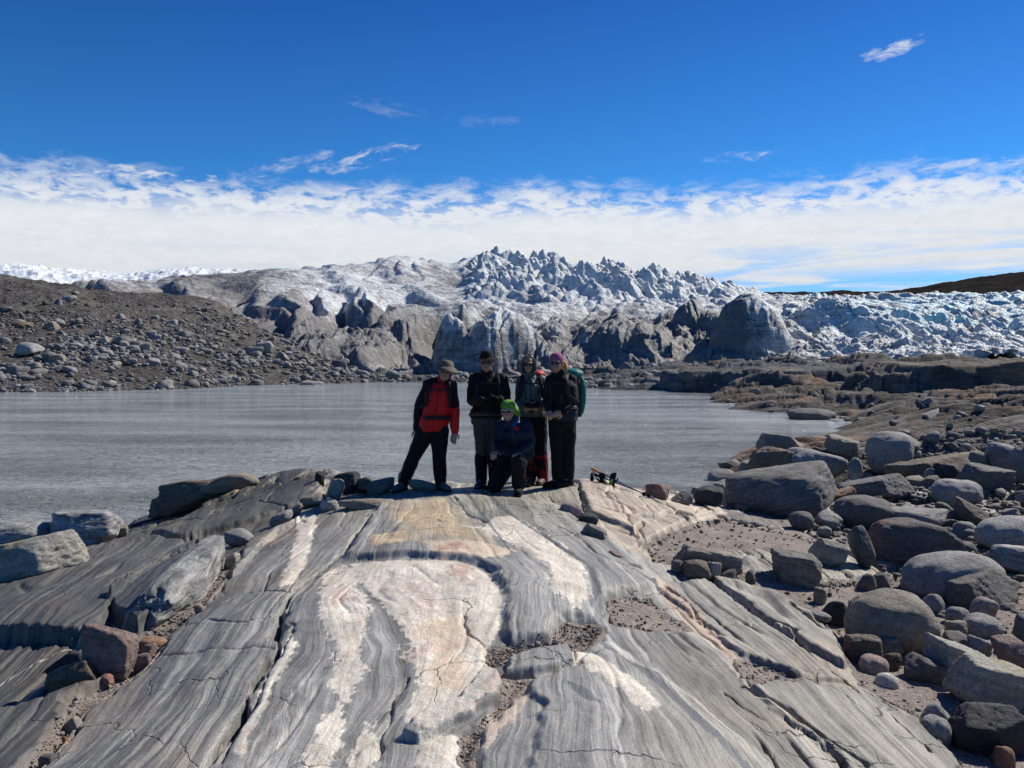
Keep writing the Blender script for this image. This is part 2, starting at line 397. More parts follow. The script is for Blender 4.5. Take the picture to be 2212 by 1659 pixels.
cracks = [(P((812,1106),(789,1130),(766,1157),(743,1191),(678,1238),(632,1279),(607,1324),(599,1366),(607,1391),(554,1461),(529,1515),(488,1589),(442,1659),(390,1760)), .010, .09),
          (P((607,1324),(600,1345),(596,1375)), .022, .10), (P((580,1420),(560,1450),(552,1465)), .016, .08), (P((525,1525),(505,1560),(485,1590)), .016, .08),
          (P((632,1279),(578,1275),(521,1283),(488,1300)), .007, .04), (P((591,1329),(512,1347),(446,1341),(405,1353)), .005, .03),
          (P((595,1399),(496,1399),(413,1407),(351,1420)), .004, .012), (P((626,1345),(632,1372),(575,1450),(550,1525),(505,1590),(475,1650)), .004, .03),
          (P((1000,1331),(1009,1366),(1048,1396)), .006, .03), (P((882,1474),(851,1524),(820,1590),(820,1636)), .009, .02),
          (P((1534,1245),(1588,1299),(1617,1313),(1646,1342),(1711,1371),(1758,1425),(1833,1475)), .012, .06),
          (P((1704,1317),(1740,1338),(1779,1371)), .014, .06), (P((1603,1479),(1646,1508),(1732,1572),(1804,1616),(1866,1659)), .012, .06),
          (P((1524,1353),(1588,1356),(1668,1360),(1715,1371)), .005, .03), (P((1437,1277),(1488,1313),(1509,1342),(1560,1382)), .008, .04),
          (P((1560,1497),(1603,1529),(1646,1555)), .004, .03), (P((1249,1048),(1257,1095),(1284,1118)), .012, .06), (P((1288,1064),(1327,1075),(1365,1145)), .007, .03),
          (P((1381,1149),(1415,1203)), .008, .04), (P((1207,1153),(1288,1211),(1342,1234),(1412,1269)), .006, .03),
          (P((45,1390),(120,1389),(205,1400)), .02, .06), (P((1250,1060),(1275,1068),(1292,1070)), .006, .03), (P((1380,1080),(1420,1130)), .005, .02),
          (P((1430,1090),(1480,1135)), .005, .02), (P((980,1085),(1010,1120),(1060,1140)), .006, .03), (P((1180,1070),(1240,1120),(1280,1140)), .006, .03),
          (P((850,1600),(700,1640),(560,1720)), .004, .01), (P((560,1095),(620,1110),(660,1130)), .008, .04), (P((1840,1480),(1930,1560),(2010,1640)), .007, .04),
          (P((1700,1560),(1760,1600),(1830,1659)), .005, .03), (P((1240,1400),(1250,1440),(1180,1462),(1098,1470)), .007, .04)]
def pegs_of():
    cream = (.66,.60,.49); warm = (.62,.50,.36); pink = (.56,.46,.38); orange = (.46,.36,.22); tan = (.38,.33,.24); blk = (.045,.047,.05); dk = (.12,.125,.125)
    return [ # polygon, colour, ragged edge, keeps the banding
      (P((740,1217),(870,1212),(985,1216),(1055,1246),(1098,1300),(1062,1390),(1045,1445),(1088,1472),(1075,1515),(1000,1562),(910,1605),(868,1560),(905,1490),(895,1420),(868,1360),(810,1300),(770,1255)), cream, .02, .25),
      (P((690,1270),(745,1250),(790,1290),(800,1340),(778,1400),(790,1470),(745,1530),(715,1500),(725,1400),(690,1340)), cream, .03, .3),
      (P((690,1560),(740,1530),(735,1600),(700,1700),(640,1760),(650,1660)), cream, .03, .5),
      (P((640,1112),(685,1112),(672,1180),(655,1225),(632,1262),(600,1268),(625,1210),(640,1160)), cream, .02, .3),
      (P((630,1370),(640,1400),(600,1470),(560,1560),(520,1640),(500,1630),(545,1530),(585,1440)), cream, .02, .45),
      (P((700,1236),(745,1218),(780,1225),(770,1270),(700,1262)), cream, .02, .4),
      (P((830,1100),(960,1088),(1010,1120),(1060,1170),(1075,1215),(1010,1212),(900,1185),(850,1150)), tan, .04, .4),
      (P((850,1118),(960,1090),(980,1130),(1040,1180),(940,1170),(880,1150)), orange, .04, .6),
      (P((800,1170),(880,1160),(890,1185),(800,1195)), orange, .03, .5),
      (P((930,1145),(1020,1150),(1120,1195),(1190,1240),(1185,1290),(1250,1330),(1275,1300),(1265,1250),(1215,1195),(1150,1150),(1100,1125),(1060,1130),(1040,1150)), cream, .03, .3),
      (P((920,1185),(1040,1185),(1120,1205),(1050,1225),(940,1210)), warm, .03, .4),
      (P((1240,1405),(1290,1420),(1350,1465),(1425,1533),(1385,1548),(1330,1500),(1270,1460)), cream, .02, .2),
      (P((1230,1398),(1262,1405),(1280,1425),(1240,1436)), cream, .01, .3),
      (P((905,1600),(990,1590),(1005,1640),(1010,1780),(880,1780)), cream, .02, .3),
      (P((770,1600),(800,1560),(815,1620),(790,1700),(740,1720)), cream, .03, .5),
      (P((1020,1600),(1080,1530),(1140,1510),(1110,1560),(1050,1620)), (.48,.40,.31), .02, .4),
      (P((1070,1470),(1088,1472),(1078,1515),(1060,1530),(1045,1500)), pink, .01, .3),
      (P((920,1350),(1000,1330),(1020,1400),(960,1470),(900,1420)), warm, .10, .25),
      (P((980,1222),(1020,1235),(1005,1262),(970,1240)), (.52,.37,.29), .06, .3), (P((930,1195),(1000,1185),(1010,1203),(950,1205)), (.50,.33,.24), .02, .3),
      (P((700,1270),(760,1265),(770,1300),(720,1310)), pink, .08, .3), (P((870,1270),(930,1260),(960,1330),(900,1340)), pink, .10, .3),
      (P((930,1430),(1010,1420),(1000,1500),(930,1500)), warm, .05, .3), (P((885,1400),(920,1395),(930,1440),(895,1435)), pink, .08, .3),
      (P((1250,1050),(1330,1050),(1570,1112),(1450,1150),(1420,1220),(1330,1180),(1270,1110)), (.42,.34,.25), .03, .7),
      (P((1412,1262),(1440,1262),(1510,1330),(1600,1430),(1585,1432),(1480,1345)), (.44,.33,.24), .015, .6),
      (P((235,1315),(320,1248),(430,1196),(470,1190),(440,1235),(380,1280),(340,1345),(300,1372),(240,1350)), blk, .005, .1),
      (P((1220,1485),(1265,1500),(1300,1535),(1265,1530)), (.10,.11,.105), .01, .3),
      (P((330,1100),(470,1032),(520,1030),(500,1075),(420,1110),(350,1120)), (.10,.075,.05), .02, .5),
      (P((430,1060),(480,1035),(560,1030),(520,1075),(470,1090)), (.30,.24,.16), .02, .6)]
PEGS = pegs_of()
dark_lines = [(P((1060,1078),(1085,1110),(1140,1150),(1205,1195),(1240,1222),(1278,1245),(1290,1290),(1295,1345)), .030),
              (P((1285,1372),(1310,1392),(1400,1465),(1500,1555),(1560,1610),(1620,1680),(1700,1790)), .030),
              (P((1010,1080),(1050,1130),(1090,1190),(1130,1240)), .012)]
pale_lines = [(P((1320,1385),(1430,1460),(1550,1560),(1650,1659),(1760,1790)), .035), (P((690,1430),(560,1600),(470,1750)), .010), (P((430,1420),(300,1560),(200,1659)), .012),
              (P((500,1400),(380,1540),(260,1659)), .010), (P((560,1290),(520,1330),(440,1440)), .008), (P((330,1330),(120,1420),(0,1480)), .01)]

plateaus = [ # (u, y) outlines of the high ledges behind the inlet: outline, level, rise on noise, edge
    ([(1440,76),(1560,71),(1700,69),(1850,68),(1900,76),(1880,98),(1600,102),(1450,92)], 1.35, .35, .5),
    ([(1850,57.5),(1980,55),(2120,54),(2260,53),(2500,52),(2500,90),(1900,86),(1858,70)], 1.82, .30, .5)]
PLAT = [([((u-CX)/F*y, y) for u, y in o], a, b, c) for o, a, b, c in plateaus]

def ground(x, y, full=True):
    x = x.astype(np.float32); y = y.astype(np.float32)
    b = BASE(x, y); h = b.copy()
    near = 1-sstep(13.0, 16.0, y)                       # polished slab
    wob = 0.03*fbm2(x*3.1, y*3.1, 40, 3)
    qx = x+wob; qy = y+0.03*fbm2(x*3.1, y*3.1, 50, 3)
    band = band_of(x, y)
    s = x/y
    h += near*(0.022*fbm2(x*0.9, y*0.7, 11, 3))
    rough = sstep(0.12, 0.35, s)*0.8+sstep(-0.2, -0.4, s)*0.6+0.25
    # layering weathered into ribs
    rib = noise2(band*9, y*0.35, 21)*0.011+noise2(band*24, y*0.7, 22)*0.006+noise2(band*55, y*1.2, 23)*0.0028
    peg0 = np.zeros_like(h)
    for poly, c, rg, keep in PEGS:
        if c[0] > .3: peg0 = np.maximum(peg0, (1-keep)*sstep(-.03, .05, poly_sd(x, y, poly)))
    h += near*rib*(0.30+rough)*(1-.8*peg0)+near*peg0*(.010*fbm2(x*3.2, y*3.2, 26, 5, .6)+.008)
    h += near*0.004*fbm2(x*9, y*7, 25, 3)
    # slices broken along the layering, on the right
    sl = np.abs(noise2(band*5+0.4*noise2(y*0.8, x, 28), y*0.22, 27))
    h -= near*rough*0.035*np.exp(-(sl/0.05)**2)*sstep(0.0, 0.3, noise2(x*0.8, y*0.8, 29)+0.15)
    for poly, hh, e in raised:
        h += hh*sstep(-e*0.12, e*.55, poly_sd(qx, qy, poly)+0.012*fbm2(x*9, y*9, 33, 3))*near
    sand = np.zeros_like(h)
    for poly, dd in pockets:
        m = sstep(-0.03, 0.04, poly_sd(qx, qy, poly)+0.03*fbm2(x*6, y*6, 61, 3))
        sand = np.maximum(sand, m); h -= dd*m*near
    crk = np.zeros_like(h)
    for pts, w, dd in cracks:
        d = seg_dist(x+0.02*fbm2(x*6, y*6, 71, 3)*1.0, y+0.02*fbm2(x*6, y*6, 75, 3), pts)
        wv = w*(0.55+0.9*np.clip(noise2(x*4, y*4, 79)+0.5, 0, 1))
        g = np.exp(-(d/wv)**2)
        h -= dd*g*near; crk = np.maximum(crk, g)
        h -= 0.006*np.exp(-(d/(w*5))**2)*near
    # joint blocks in the tan rock at the top right and on the far left shoulder
    f1, f2, rid, ox, oy = cells2(x*1.6+0.2*noise2(x*2, y*2, 81), y*1.0+0.2*noise2(x*2, y*2, 82), 83)
    jw = near*np.maximum(sstep(0.06, 0.16, s)*sstep(7.0, 8.5, y), sstep(-0.1, -0.25, s)*sstep(9.5, 11.5, y))
    h += jw*((rid-0.5)*0.06-0.05*np.exp(-((f2-f1)/0.06)**2)+0.3*(rid-0.5)*ox*0.2)
    f1, f2, rid, ox, oy = cells2(x*2.6+0.3*noise2(x*2, y*2, 181), y*1.5, 183)
    jb = near*sstep(10.6, 11.6, y)*sstep(-0.45, -0.1, s)                                    # broken edge towards the river
    h += jb*((rid-0.55)*0.16-0.05*np.exp(-((f2-f1)/0.07)**2)+0.35*(rid-0.5)*oy*0.2)
    # ledges of the far right shore
    far = 1-near
    wx = x+1.2*noise2(x*0.25, y*0.2, 91); wy = y+1.2*noise2(x*0.25, y*0.2, 92)
    sc = np.clip(y/40, 0.45, 1.6)
    t = fbm2(wx*0.10+wy*0.04, wy*0.36-wx*0.05, 93, 3, .42)*1.05*sc
    d = 0.26*sc
    k = np.floor(t/d); fr = t/d-k
    ter = (k+sstep(0.62, 0.98, fr)+0.12*fr)*d
    land = sstep(-1.25, -0.55, b)
    h += far*(ter*land*0.85+0.05*fbm2(x*0.6, y*0.9, 95, 4)*sc)
    f1, f2, rid, ox, oy = cells2(wx*0.20, wy*0.42, 97)
    h += far*land*((rid-0.5)*0.30*sc-0.09*sc*np.exp(-((f2-f1)/0.07)**2)+0.25*(rid-0.5)*oy)
    f1, f2, rid2, ox, oy = cells2(wx*0.6, wy*1.2, 98)
    h += far*land*((rid2-0.5)*0.05*sc-0.03*sc*np.exp(-((f2-f1)/0.08)**2))
    pl = np.zeros_like(h)
    for poly, lev, am, e in PLAT:
        f1, f2, r3, ox, oy = cells2(x*0.30, y*0.16, 101)
        g1, g2, r4, _, _ = cells2(x*0.9, y*0.5, 104)
        dd = poly_sd(x, y, poly)+1.1*(r3-0.5)*.6+0.2*(r4-0.5)+1.7*noise2(x*0.16, y*0.2, 102)+.3*noise2(x*.7, y*.5, 106)
        q1 = 1.0*noise2(x*.33, y*.2, 107)+.12*noise2(x*1.1, y*.7, 108); q2 = 1.4*noise2(x*.22, y*.2, 109)+.15*noise2(x*.9, y*.7, 110)
        m = sstep(0, e, dd)*0.42+sstep(e, e*1.9, dd+q1)*0.30+sstep(e*1.5, e*3.0, dd+q2)*0.20+sstep(e*8, e*14.0, dd)*0.08
        top = lev+am*fbm2(x*0.13, y*0.2, 103, 4)+0.10*(r3-0.5)+0.08*(r4-0.5)-0.12*np.exp(-((g2-g1)/0.06)**2)-0.1*np.exp(-((f2-f1)/0.04)**2)
        h = lerp(h, np.maximum(h, top), m); pl = np.maximum(pl, m)
    if not full: return h
    # -------- base colour of the rock
    cream_n = fbm2(x*2.3, y*1.7, 121, 4)
    col = np.empty(h.shape+(3,), np.float32)
    g = 0.245*(1+0.22*fbm2(band*3, y*0.4, 111, 3)+0.12*fbm2(x*2, y*2, 112, 3))
    col[...,0] = g*1.02; col[...,1] = g*0.985; col[...,2] = g*0.89
    up = sstep(6.5, 9.5, y)                                                        # warmer, greener gneiss higher up
    col *= lerp(np.array([1,1,1], np.float32), np.array([1.02,0.98,0.84], np.float32), up[...,None])
    rt = sstep(0.10, 0.30, s); col *= lerp(np.array([1,1,1], np.float32), np.array([1.03,0.97,0.86], np.float32), rt[...,None])
    lf = sstep(-1.0, -1.35, band); col *= (1-0.56*lf[...,None])
    lf2 = sstep(-0.78, -0.9, band); col *= (1-0.16*lf2[...,None])
    farc = np.array([.108,.093,.080], np.float32)*(1+0.45*fbm2(x*0.16, y*0.22, 115, 3)+0.25*(rid2-0.5))[...,None]
    orange = sstep(0.15, 0.6, fbm2(x*0.10, y*0.16, 116, 3))[...,None]
    farc = farc*(1+orange*np.array([.5,.18,-.08], np.float32))
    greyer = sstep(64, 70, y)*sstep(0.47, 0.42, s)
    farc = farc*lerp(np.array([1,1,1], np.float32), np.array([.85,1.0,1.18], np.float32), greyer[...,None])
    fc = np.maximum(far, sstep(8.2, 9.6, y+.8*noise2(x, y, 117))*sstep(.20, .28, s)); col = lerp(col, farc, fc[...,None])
    # thick layers
    lay = noise2(band*6.5, y*0.15, 131); thick = sstep(0.25, 0.5, lay)-sstep(0.2, 0.5, -lay)*0.8
    col *= (1+0.16*near*thick)[...,None]
    peg = np.zeros_like(h)
    ed = 0.6*fbm2(x*9, y*5, 141, 4)+0.8*fbm2(x*30, y*16, 145, 3)
    for poly, c, rg, keep in PEGS:
        sd_ = poly_sd(x+0.3*rg*fbm2(x*5, y*5, 151, 2), y, poly)+rg*1.3*ed
        soft = 0.006+rg*0.16
        m = sstep(-soft, soft, sd_)*(1-0.35*keep*sstep(0.0, 0.5, noise2(band*22, y*1.0, 152)))
        m = (m*near)[...,None]
        cc = np.array(c, np.float32)*(1+0.18*cream_n)[...,None]
        col = lerp(col, cc, m); peg = np.maximum(peg*(1-m[...,0]), m[...,0]*(1-keep)) if c[0] > .3 else peg*(1-m[...,0])
    for pts, w in pale_lines:
        m = sstep(w*1.25, w*0.6, seg_dist(x+0.01*ed, y, pts))*near*0.6
        col = lerp(col, np.array([.46,.44,.36], np.float32), m[...,None])
    for pts, w in dark_lines:
        m = sstep(w*1.15, w*0.8, seg_dist(x+0.012*ed, y, pts))*near*0.9
        col = lerp(col, np.array([.105,.11,.112], np.float32), m[...,None]); peg = peg*(1-m)
    # iron stain and wet, dark rock at the waterline
    st = sstep(0.25, 0.6, fbm2(x*1.1, y*0.9, 161, 4))*near*sstep(0.15, 0.3, np.abs(s))*0.3
    col = lerp(col, col*np.array([1.25,.95,.68], np.float32), st[...,None])
    wet = sstep(WATER+0.22, WATER+0.08, h); col *= (1-0.45*wet)[...,None]
    grit = np.maximum(sand*near, crk*0.4*near)
    col = lerp(col, np.array([.20,.155,.125], np.float32), (sand*near*0.9)[...,None])
    stripe = (1-fc)*(1-0.85*peg)*(1-sand)
    rgba = np.concatenate([np.clip(col, 0.01, 0.9), np.ones(h.shape+(1,), np.float32)], -1)
    bv = np.stack([band, y*0.5, stripe], -1)
    return h, rgba, bv, peg*near, far

# ------------------------------------------------------------------ rock material of the ground
def rock_ground_mat():
    m, nt, b = new_mat("gneiss")
    col = nt.attr('col').outputs['Color']; bv = nt.attr('band').outputs['Vector']; pg = nt.attr('peg').outputs['Fac']; fr = nt.attr('far').outputs['Fac']
    bx, by, st = nt.sep(bv)
    pos = nt.new('ShaderNodeNewGeometry').outputs['Position']
    v = nt.comb(bx, by, 0.0)
    wv = nt.vmath('ADD', v, nt.vmath('MULTIPLY', nt.vmath('SUBTRACT', nt.noise(nt.mapping(pos, scale=(1,.4,1)), 7.0, 3, .5, out='Color'), (.5,.5,.5)), (.012, .0, .0)))
    f1 = nt.noise(nt.mapping(wv, scale=(44, .55, 1)), 1.0, 7, 0.80, 0.12)
    f2 = nt.noise(nt.mapping(wv, scale=(150, 3.0, 1)), 1.0, 4, 0.7)
    big = nt.noise(nt.mapping(wv, scale=(13, .3, 1)), 1.0, 3, 0.6)
    s = nt.math('ADD', nt.math('MULTIPLY', f1, 0.6), nt.math('MULTIPLY', f2, 0.4))
    k = nt.mr(s, 0.40, 0.62, 0.52, 1.45)
    l1 = nt.noise(nt.mapping(wv, scale=(22, .35, 1), loc=(3, 5, 0)), 1.0, 4, 0.6); l2 = nt.noise(nt.mapping(wv, scale=(30, .5, 1), loc=(9, 2, 0)), 1.0, 4, 0.6)
    k = nt.math('MULTIPLY', k, nt.mr(nt.math('ABSOLUTE', nt.math('SUBTRACT', l1, .5)), 0, .016, .6, 1.0))
    k = nt.math('ADD', k, nt.mr(nt.math('ABSOLUTE', nt.math('SUBTRACT', l2, .5)), .0, .012, .40, 0.0))
    k = nt.math('MULTIPLY', k, nt.mr(big, 0.38, 0.62, 0.74, 1.24))
    k = nt.math('ADD', nt.math('MULTIPLY', k, st), nt.math('SUBTRACT', 1.0, st))
    gr = nt.noise(pos, 120.0, 3, 0.8); gr2 = nt.noise(pos, 340.0, 2, 0.8)
    grain = nt.mr(nt.math('ADD', nt.math('MULTIPLY', gr, .5), nt.math('MULTIPLY', gr2, .5)), 0.38, 0.62, 0.50, 1.50)
    blot = nt.noise(pos, 2.2, 5, 0.6); bl = nt.mr(blot, 0.35, 0.65, 0.84, 1.14)
    kk = nt.math('MULTIPLY', nt.math('MULTIPLY', k, grain), bl)
    sc = nt.vmath('SCALE', col); nt.l.new(kk, sc.node.inputs['Scale'])
    cv = nt.vmath('ADD', nt.comb(nt.math('MULTIPLY', bx, 1.3), nt.math('MULTIPLY', by, 1.5), 0.0), nt.vmath('SCALE', nt.noise(pos, 3.0, 4, .6, out='Color')))
    sn = [l.from_node for l in cv.node.inputs[1].links][0]; sn.inputs['Scale'].default_value = .22
    je = nt.mr(nt.voro(cv, 1.9, 'DISTANCE_TO_EDGE'), 0.0, 0.010, 1, 0); jm = nt.mr(nt.noise(pos, .9, 3, .5), .50, .58, 0, 1)
    jt = nt.math('MULTIPLY', je, jm)
    jk = nt.math('SUBTRACT', 1.0, nt.math('MULTIPLY', jt, .6)); sj = nt.vmath('SCALE', sc); nt.l.new(jk, sj.node.inputs['Scale']); sc = sj
    # quartz and mica in the pegmatite
    pn = nt.noise(pos, 28.0, 5, 0.75, 1.2); pk = nt.math('MULTIPLY', nt.mr(pn, 0.53, 0.68, 0, 0.6), pg)
    c2 = nt.mix(pk, sc, (.22,.21,.19))
    pn2 = nt.noise(pos, 9.0, 5, 0.7, .6); c2 = nt.mix(nt.math('MULTIPLY', nt.mr(pn2, .5, .66, 0, .55), pg), c2, (.55,.36,.27))
    # far rock: lichen blotches and joints
    fn = nt.noise(nt.mapping(pos, scale=(.5,.5,3.5)), 1.6, 8, 0.72, .4)
    fk = nt.mr(fn, 0.36, 0.64, 0.65, 1.4)
    sc3 = nt.vmath('SCALE', c2); nt.l.new(fk, sc3.node.inputs['Scale'])
    c3 = nt.mix(fr, c2, sc3)
    nt.l.new(c3, b.inputs['Base Color']); nt.l.new(nt.mr(fr, 0, 1, .60, .92), b.inputs['Roughness'])
    nt.l.new(nt.mr(fr, 0, 1, .45, .15), b.inputs['Specular IOR Level'])
    hb = nt.math('ADD', nt.math('MULTIPLY', nt.math('MULTIPLY', s, st), 0.7), nt.math('MULTIPLY', gr, 0.35))
    hb = nt.math('ADD', hb, nt.math('MULTIPLY', pn, nt.math('MULTIPLY', pg, 0.9)))
    hb = nt.math('SUBTRACT', hb, nt.math('MULTIPLY', jt, 1.4))
    bm1 = nt.bump(hb, 0.7, 0.014)
    fb = nt.noise(nt.mapping(pos, scale=(1,1,2.5)), 2.2, 9, 0.68)
    cr = nt.mr(nt.voro(nt.mapping(nt.vmath('ADD', pos, nt.noise(pos, 1.0, 3, .6, out='Color')), scale=(.35,.5,2.6)), 1.3, 'DISTANCE_TO_EDGE'), 0.0, 0.05, 0, 0.5)
    n2 = nt.bump(nt.math('MULTIPLY', nt.math('ADD', fb, nt.math('MULTIPLY', cr, .5)), fr), 0.7, 0.10, bm1)
    nt.l.new(n2, b.inputs['Normal'])
    return m
M_ROCK = rock_ground_mat()

sa = np.concatenate([np.linspace(-1.3, -.70, 50)[:-1], np.linspace(-.70, .70, 1080), np.linspace(.70, 1.3, 50)[1:]])
ta = np.exp(np.linspace(math.log(2.3), math.log(17.0), 760))
S_, Y_ = np.meshgrid(sa, ta); X = (S_*Y_).astype(np.float32); Y = Y_.astype(np.float32)
H, RG, BV, PG, FR = ground(X, Y)
grid_obj('bedrock', X, Y, H, M_ROCK, {'col': RG, 'band': BV, 'peg': PG, 'far': FR})

sa = np.concatenate([np.linspace(.02, .68, 620), np.linspace(.68, 1.2, 60)[1:]])
ta = np.exp(np.linspace(math.log(17.0), math.log(125.0), 620))
S_, Y_ = np.meshgrid(sa, ta); X = (S_*Y_).astype(np.float32); Y = Y_.astype(np.float32)
H, RG, BV, PG, FR = ground(X, Y)
grid_obj('rocky_shore', X, Y, H, M_ROCK, {'col': RG, 'band': BV, 'peg': PG, 'far': FR})
def ground_z(x, y): return float(ground(np.array([x], np.float32), np.array([y], np.float32), False)[0])
# ------------------------------------------------------------------ sand between the slabs
def sand_mat():
    m, nt, b = new_mat("grey_brown_sand")
    pos = nt.new('ShaderNodeNewGeometry').outputs['Position']
    n = nt.noise(pos, 3.0, 5, .6); g = nt.noise(pos, 90.0, 3, .8); g2 = nt.voro(pos, 55.0, 'F1', 'Color'); gx, gy, gz = nt.sep(g2)
    c = nt.mix(nt.mr(n, .35, .65), (.185,.155,.132), (.265,.225,.195))
    k = nt.math('MULTIPLY', nt.mr(g, .35, .65, .7, 1.3), nt.mr(gx, 0, 1, .72, 1.3))
    sc = nt.vmath('SCALE', c); nt.l.new(k, sc.node.inputs['Scale'])
    nt.l.new(sc, b.inputs['Base Color']); b.inputs['Roughness'].default_value = .95; b.inputs['Specular IOR Level'].default_value = .15
    dd = nt.voro(pos, 55.0); hb = nt.math('ADD', nt.math('MULTIPLY', dd, -.8), nt.math('MULTIPLY', nt.noise(pos, 14.0, 6, .7), 1.5))
    nt.l.new(nt.bump(hb, .8, .015), b.inputs['Normal'])
    return m
M_SAND = sand_mat()
sa = np.linspace(-1.0, 1.3, 620); ta = np.exp(np.linspace(math.log(2.3), math.log(13.0), 330))
S_, Y_ = np.meshgrid(sa, ta); X = (S_*Y_).astype(np.float32); Y = Y_.astype(np.float32)
b_ = BASE(X, Y); msk = np.full(X.shape, -1.0, np.float32)
for poly, dd in pockets:
    q = poly_sd(X, Y, poly)
    msk = np.maximum(msk, q)
deepest = np.zeros_like(X)
for poly, dd in pockets:
    deepest = np.maximum(deepest, dd*sstep(-0.02, 0.05, poly_sd(X, Y, poly)))
Hs = b_-0.35*(1-sstep(-0.10, 0.0, msk))-deepest*0.62+0.006*fbm2(X*5, Y*5, 211, 4)+0.012*fbm2(X*1.2, Y*1.2, 215, 2)
grid_obj('sand', X, Y, Hs, M_SAND)

# ------------------------------------------------------------------ river
def water_mat():
    m, nt, b = new_mat("silty_meltwater")
    pos = nt.new('ShaderNodeNewGeometry').outputs['Position']
    big = nt.noise(nt.mapping(pos, scale=(.10,.30,1), rot=(0,0,.15)), 1.0, 4, .6)
    c = nt.mix(nt.mr(big, .35, .65), (.23,.25,.235), (.46,.485,.46))
    nt.l.new(c, b.inputs['Base Color'])
    b.inputs['Roughness'].default_value = .10; b.inputs['IOR'].default_value = 1.33
    w1 = nt.noise(nt.mapping(pos, scale=(.8,1.7,1), rot=(0,0,.2)), 2.2, 5, .62, .3)
    w2 = nt.noise(nt.mapping(pos, scale=(.8,1.6,1), rot=(0,0,-.25)), 7.5, 4, .65, .4)
    w3 = nt.noise(nt.mapping(pos, scale=(.35,1,1)), .55, 3, .6)
    pat = nt.mr(nt.noise(nt.mapping(pos, scale=(.05,.14,1), rot=(0,0,.1)), 1.0, 3, .6), .35, .65, .55, 1.25)
    h = nt.math('ADD', nt.math('MULTIPLY', w1, 1.0), nt.math('MULTIPLY', w2, .35)); h = nt.math('ADD', h, nt.math('MULTIPLY', w3, 1.2))
    h = nt.math('MULTIPLY', h, pat)
    nt.l.new(nt.bump(h, 1.0, .30), b.inputs['Normal'])
    return m
M_WATER = water_mat()
X, Y = polar(-3.0, 1.6, 200, 4.0, 190.0, 260)
grid_obj('water', X, Y, np.full(X.shape, WATER, np.float32)+0.012*fbm2(X*.8, Y*1.3, 221, 3)*sstep(4, 10, Y), M_WATER)

# ------------------------------------------------------------------ moraine on the far left bank
mor = []
def mz(u, v, z): mor.append(at_z(u, v, z))
def my(u, v, y): mor.append(at_y(u, v, y))
for a in [(0,848,-.85),(324,842,-.85),(522,833,-.85),(700,829,-.85),(-400,850,-.85),(200,845,-.85)]: mz(*a)
for a in [(0,598,135),(-300,570,140),(0,650,118),(0,700,104),(0,780,86),(0,820,79),(-400,700,110),(150,618,140),(200,634,141),(300,641,146),(400,648,148),(480,658,146),
          (200,680,116),(200,780,90),(400,700,122),(350,790,92),(300,740,100),(500,700,134),(480,770,108),(600,735,136),(640,760,124),(700,775,132),(600,800,112),(760,790,136),
          (830,800,140),(750,815,122),(450,820,94),(900,812,134),(1000,812,128),(1100,818,122),(1250,812,116),(1350,806,112)]: my(*a)
for u, y, z in [(0,70,-1.5),(500,90,-1.6),(800,108,-1.5),(1000,110,-1.4),(1250,84,-1.6),(1250,90,-.7),(1400,86,-.8),(-400,68,-1.6),(1100,117,-.8),(900,121,-.8),(1000,118.5,-.8),(800,119.5,-.8),(1190,113,-.9),
                (0,160,15.0),(-400,165,17.0),(200,165,12.0),(450,172,9.0),(600,160,4.5),(800,160,0.5),(1100,150,0.2),(1350,140,0.2)]: mor.append(((u-CX)/F*y, y, z))
MOR = Surf(mor)
def moraine(x, y):
    h = MOR(x, y)
    up = sstep(0.2, 4.0, h)
    h = h+up*(0.55*fbm2(x*.07, y*.05, 231, 3)+0.40*ridged2(x*.16, y*.10, 235, 3)*sstep(1, 6, h))+0.10*fbm2(x*.9, y*.7, 241, 4)
    return h
X, Y = polar(-1.05, .22, 820, 68.0, 172.0, 420)
H = moraine(X, Y)
def moraine_mat():
    m, nt, b = new_mat("moraine_gravel")
    pos = nt.new('ShaderNodeNewGeometry').outputs['Position']
    x, y, z = nt.sep(pos)
    n = nt.noise(pos, .12, 5, .6); n2 = nt.noise(pos, 1.1, 6, .75)
    c = nt.mix(nt.mr(n, .38, .62), (.066,.060,.055), (.100,.090,.081))
    c = nt.mix(nt.mr(nt.noise(pos, .05, 3, .5), .5, .66), c, (.125,.109,.096))
    v = nt.voro(pos, 1.6, 'F1', 'Color'); vx, vy, vz = nt.sep(v); v2 = nt.voro(pos, 4.0, 'F1', 'Color'); v2x, _, _ = nt.sep(v2)
    k = nt.math('MULTIPLY', nt.mr(vx, 0, 1, .70, 1.35), nt.mr(v2x, 0, 1, .75, 1.3)); k = nt.math('MULTIPLY', k, nt.mr(n2, .35, .65, .7, 1.3))
    sc = nt.vmath('SCALE', c); nt.l.new(k, sc.node.inputs['Scale'])
    nt.l.new(sc, b.inputs['Base Color']); b.inputs['Roughness'].default_value = .95; b.inputs['Specular IOR Level'].default_value = .15
    h = nt.math('ADD', nt.math('MULTIPLY', nt.voro(pos, 1.6), -.7), nt.math('MULTIPLY', nt.voro(pos, 4.0), -.35)); h = nt.math('ADD', h, n2)
    nt.l.new(nt.bump(h, 1.0, .35), b.inputs['Normal'])
    return m
M_MOR = moraine_mat()
grid_obj('moraine_hillside', X, Y, H, M_MOR)

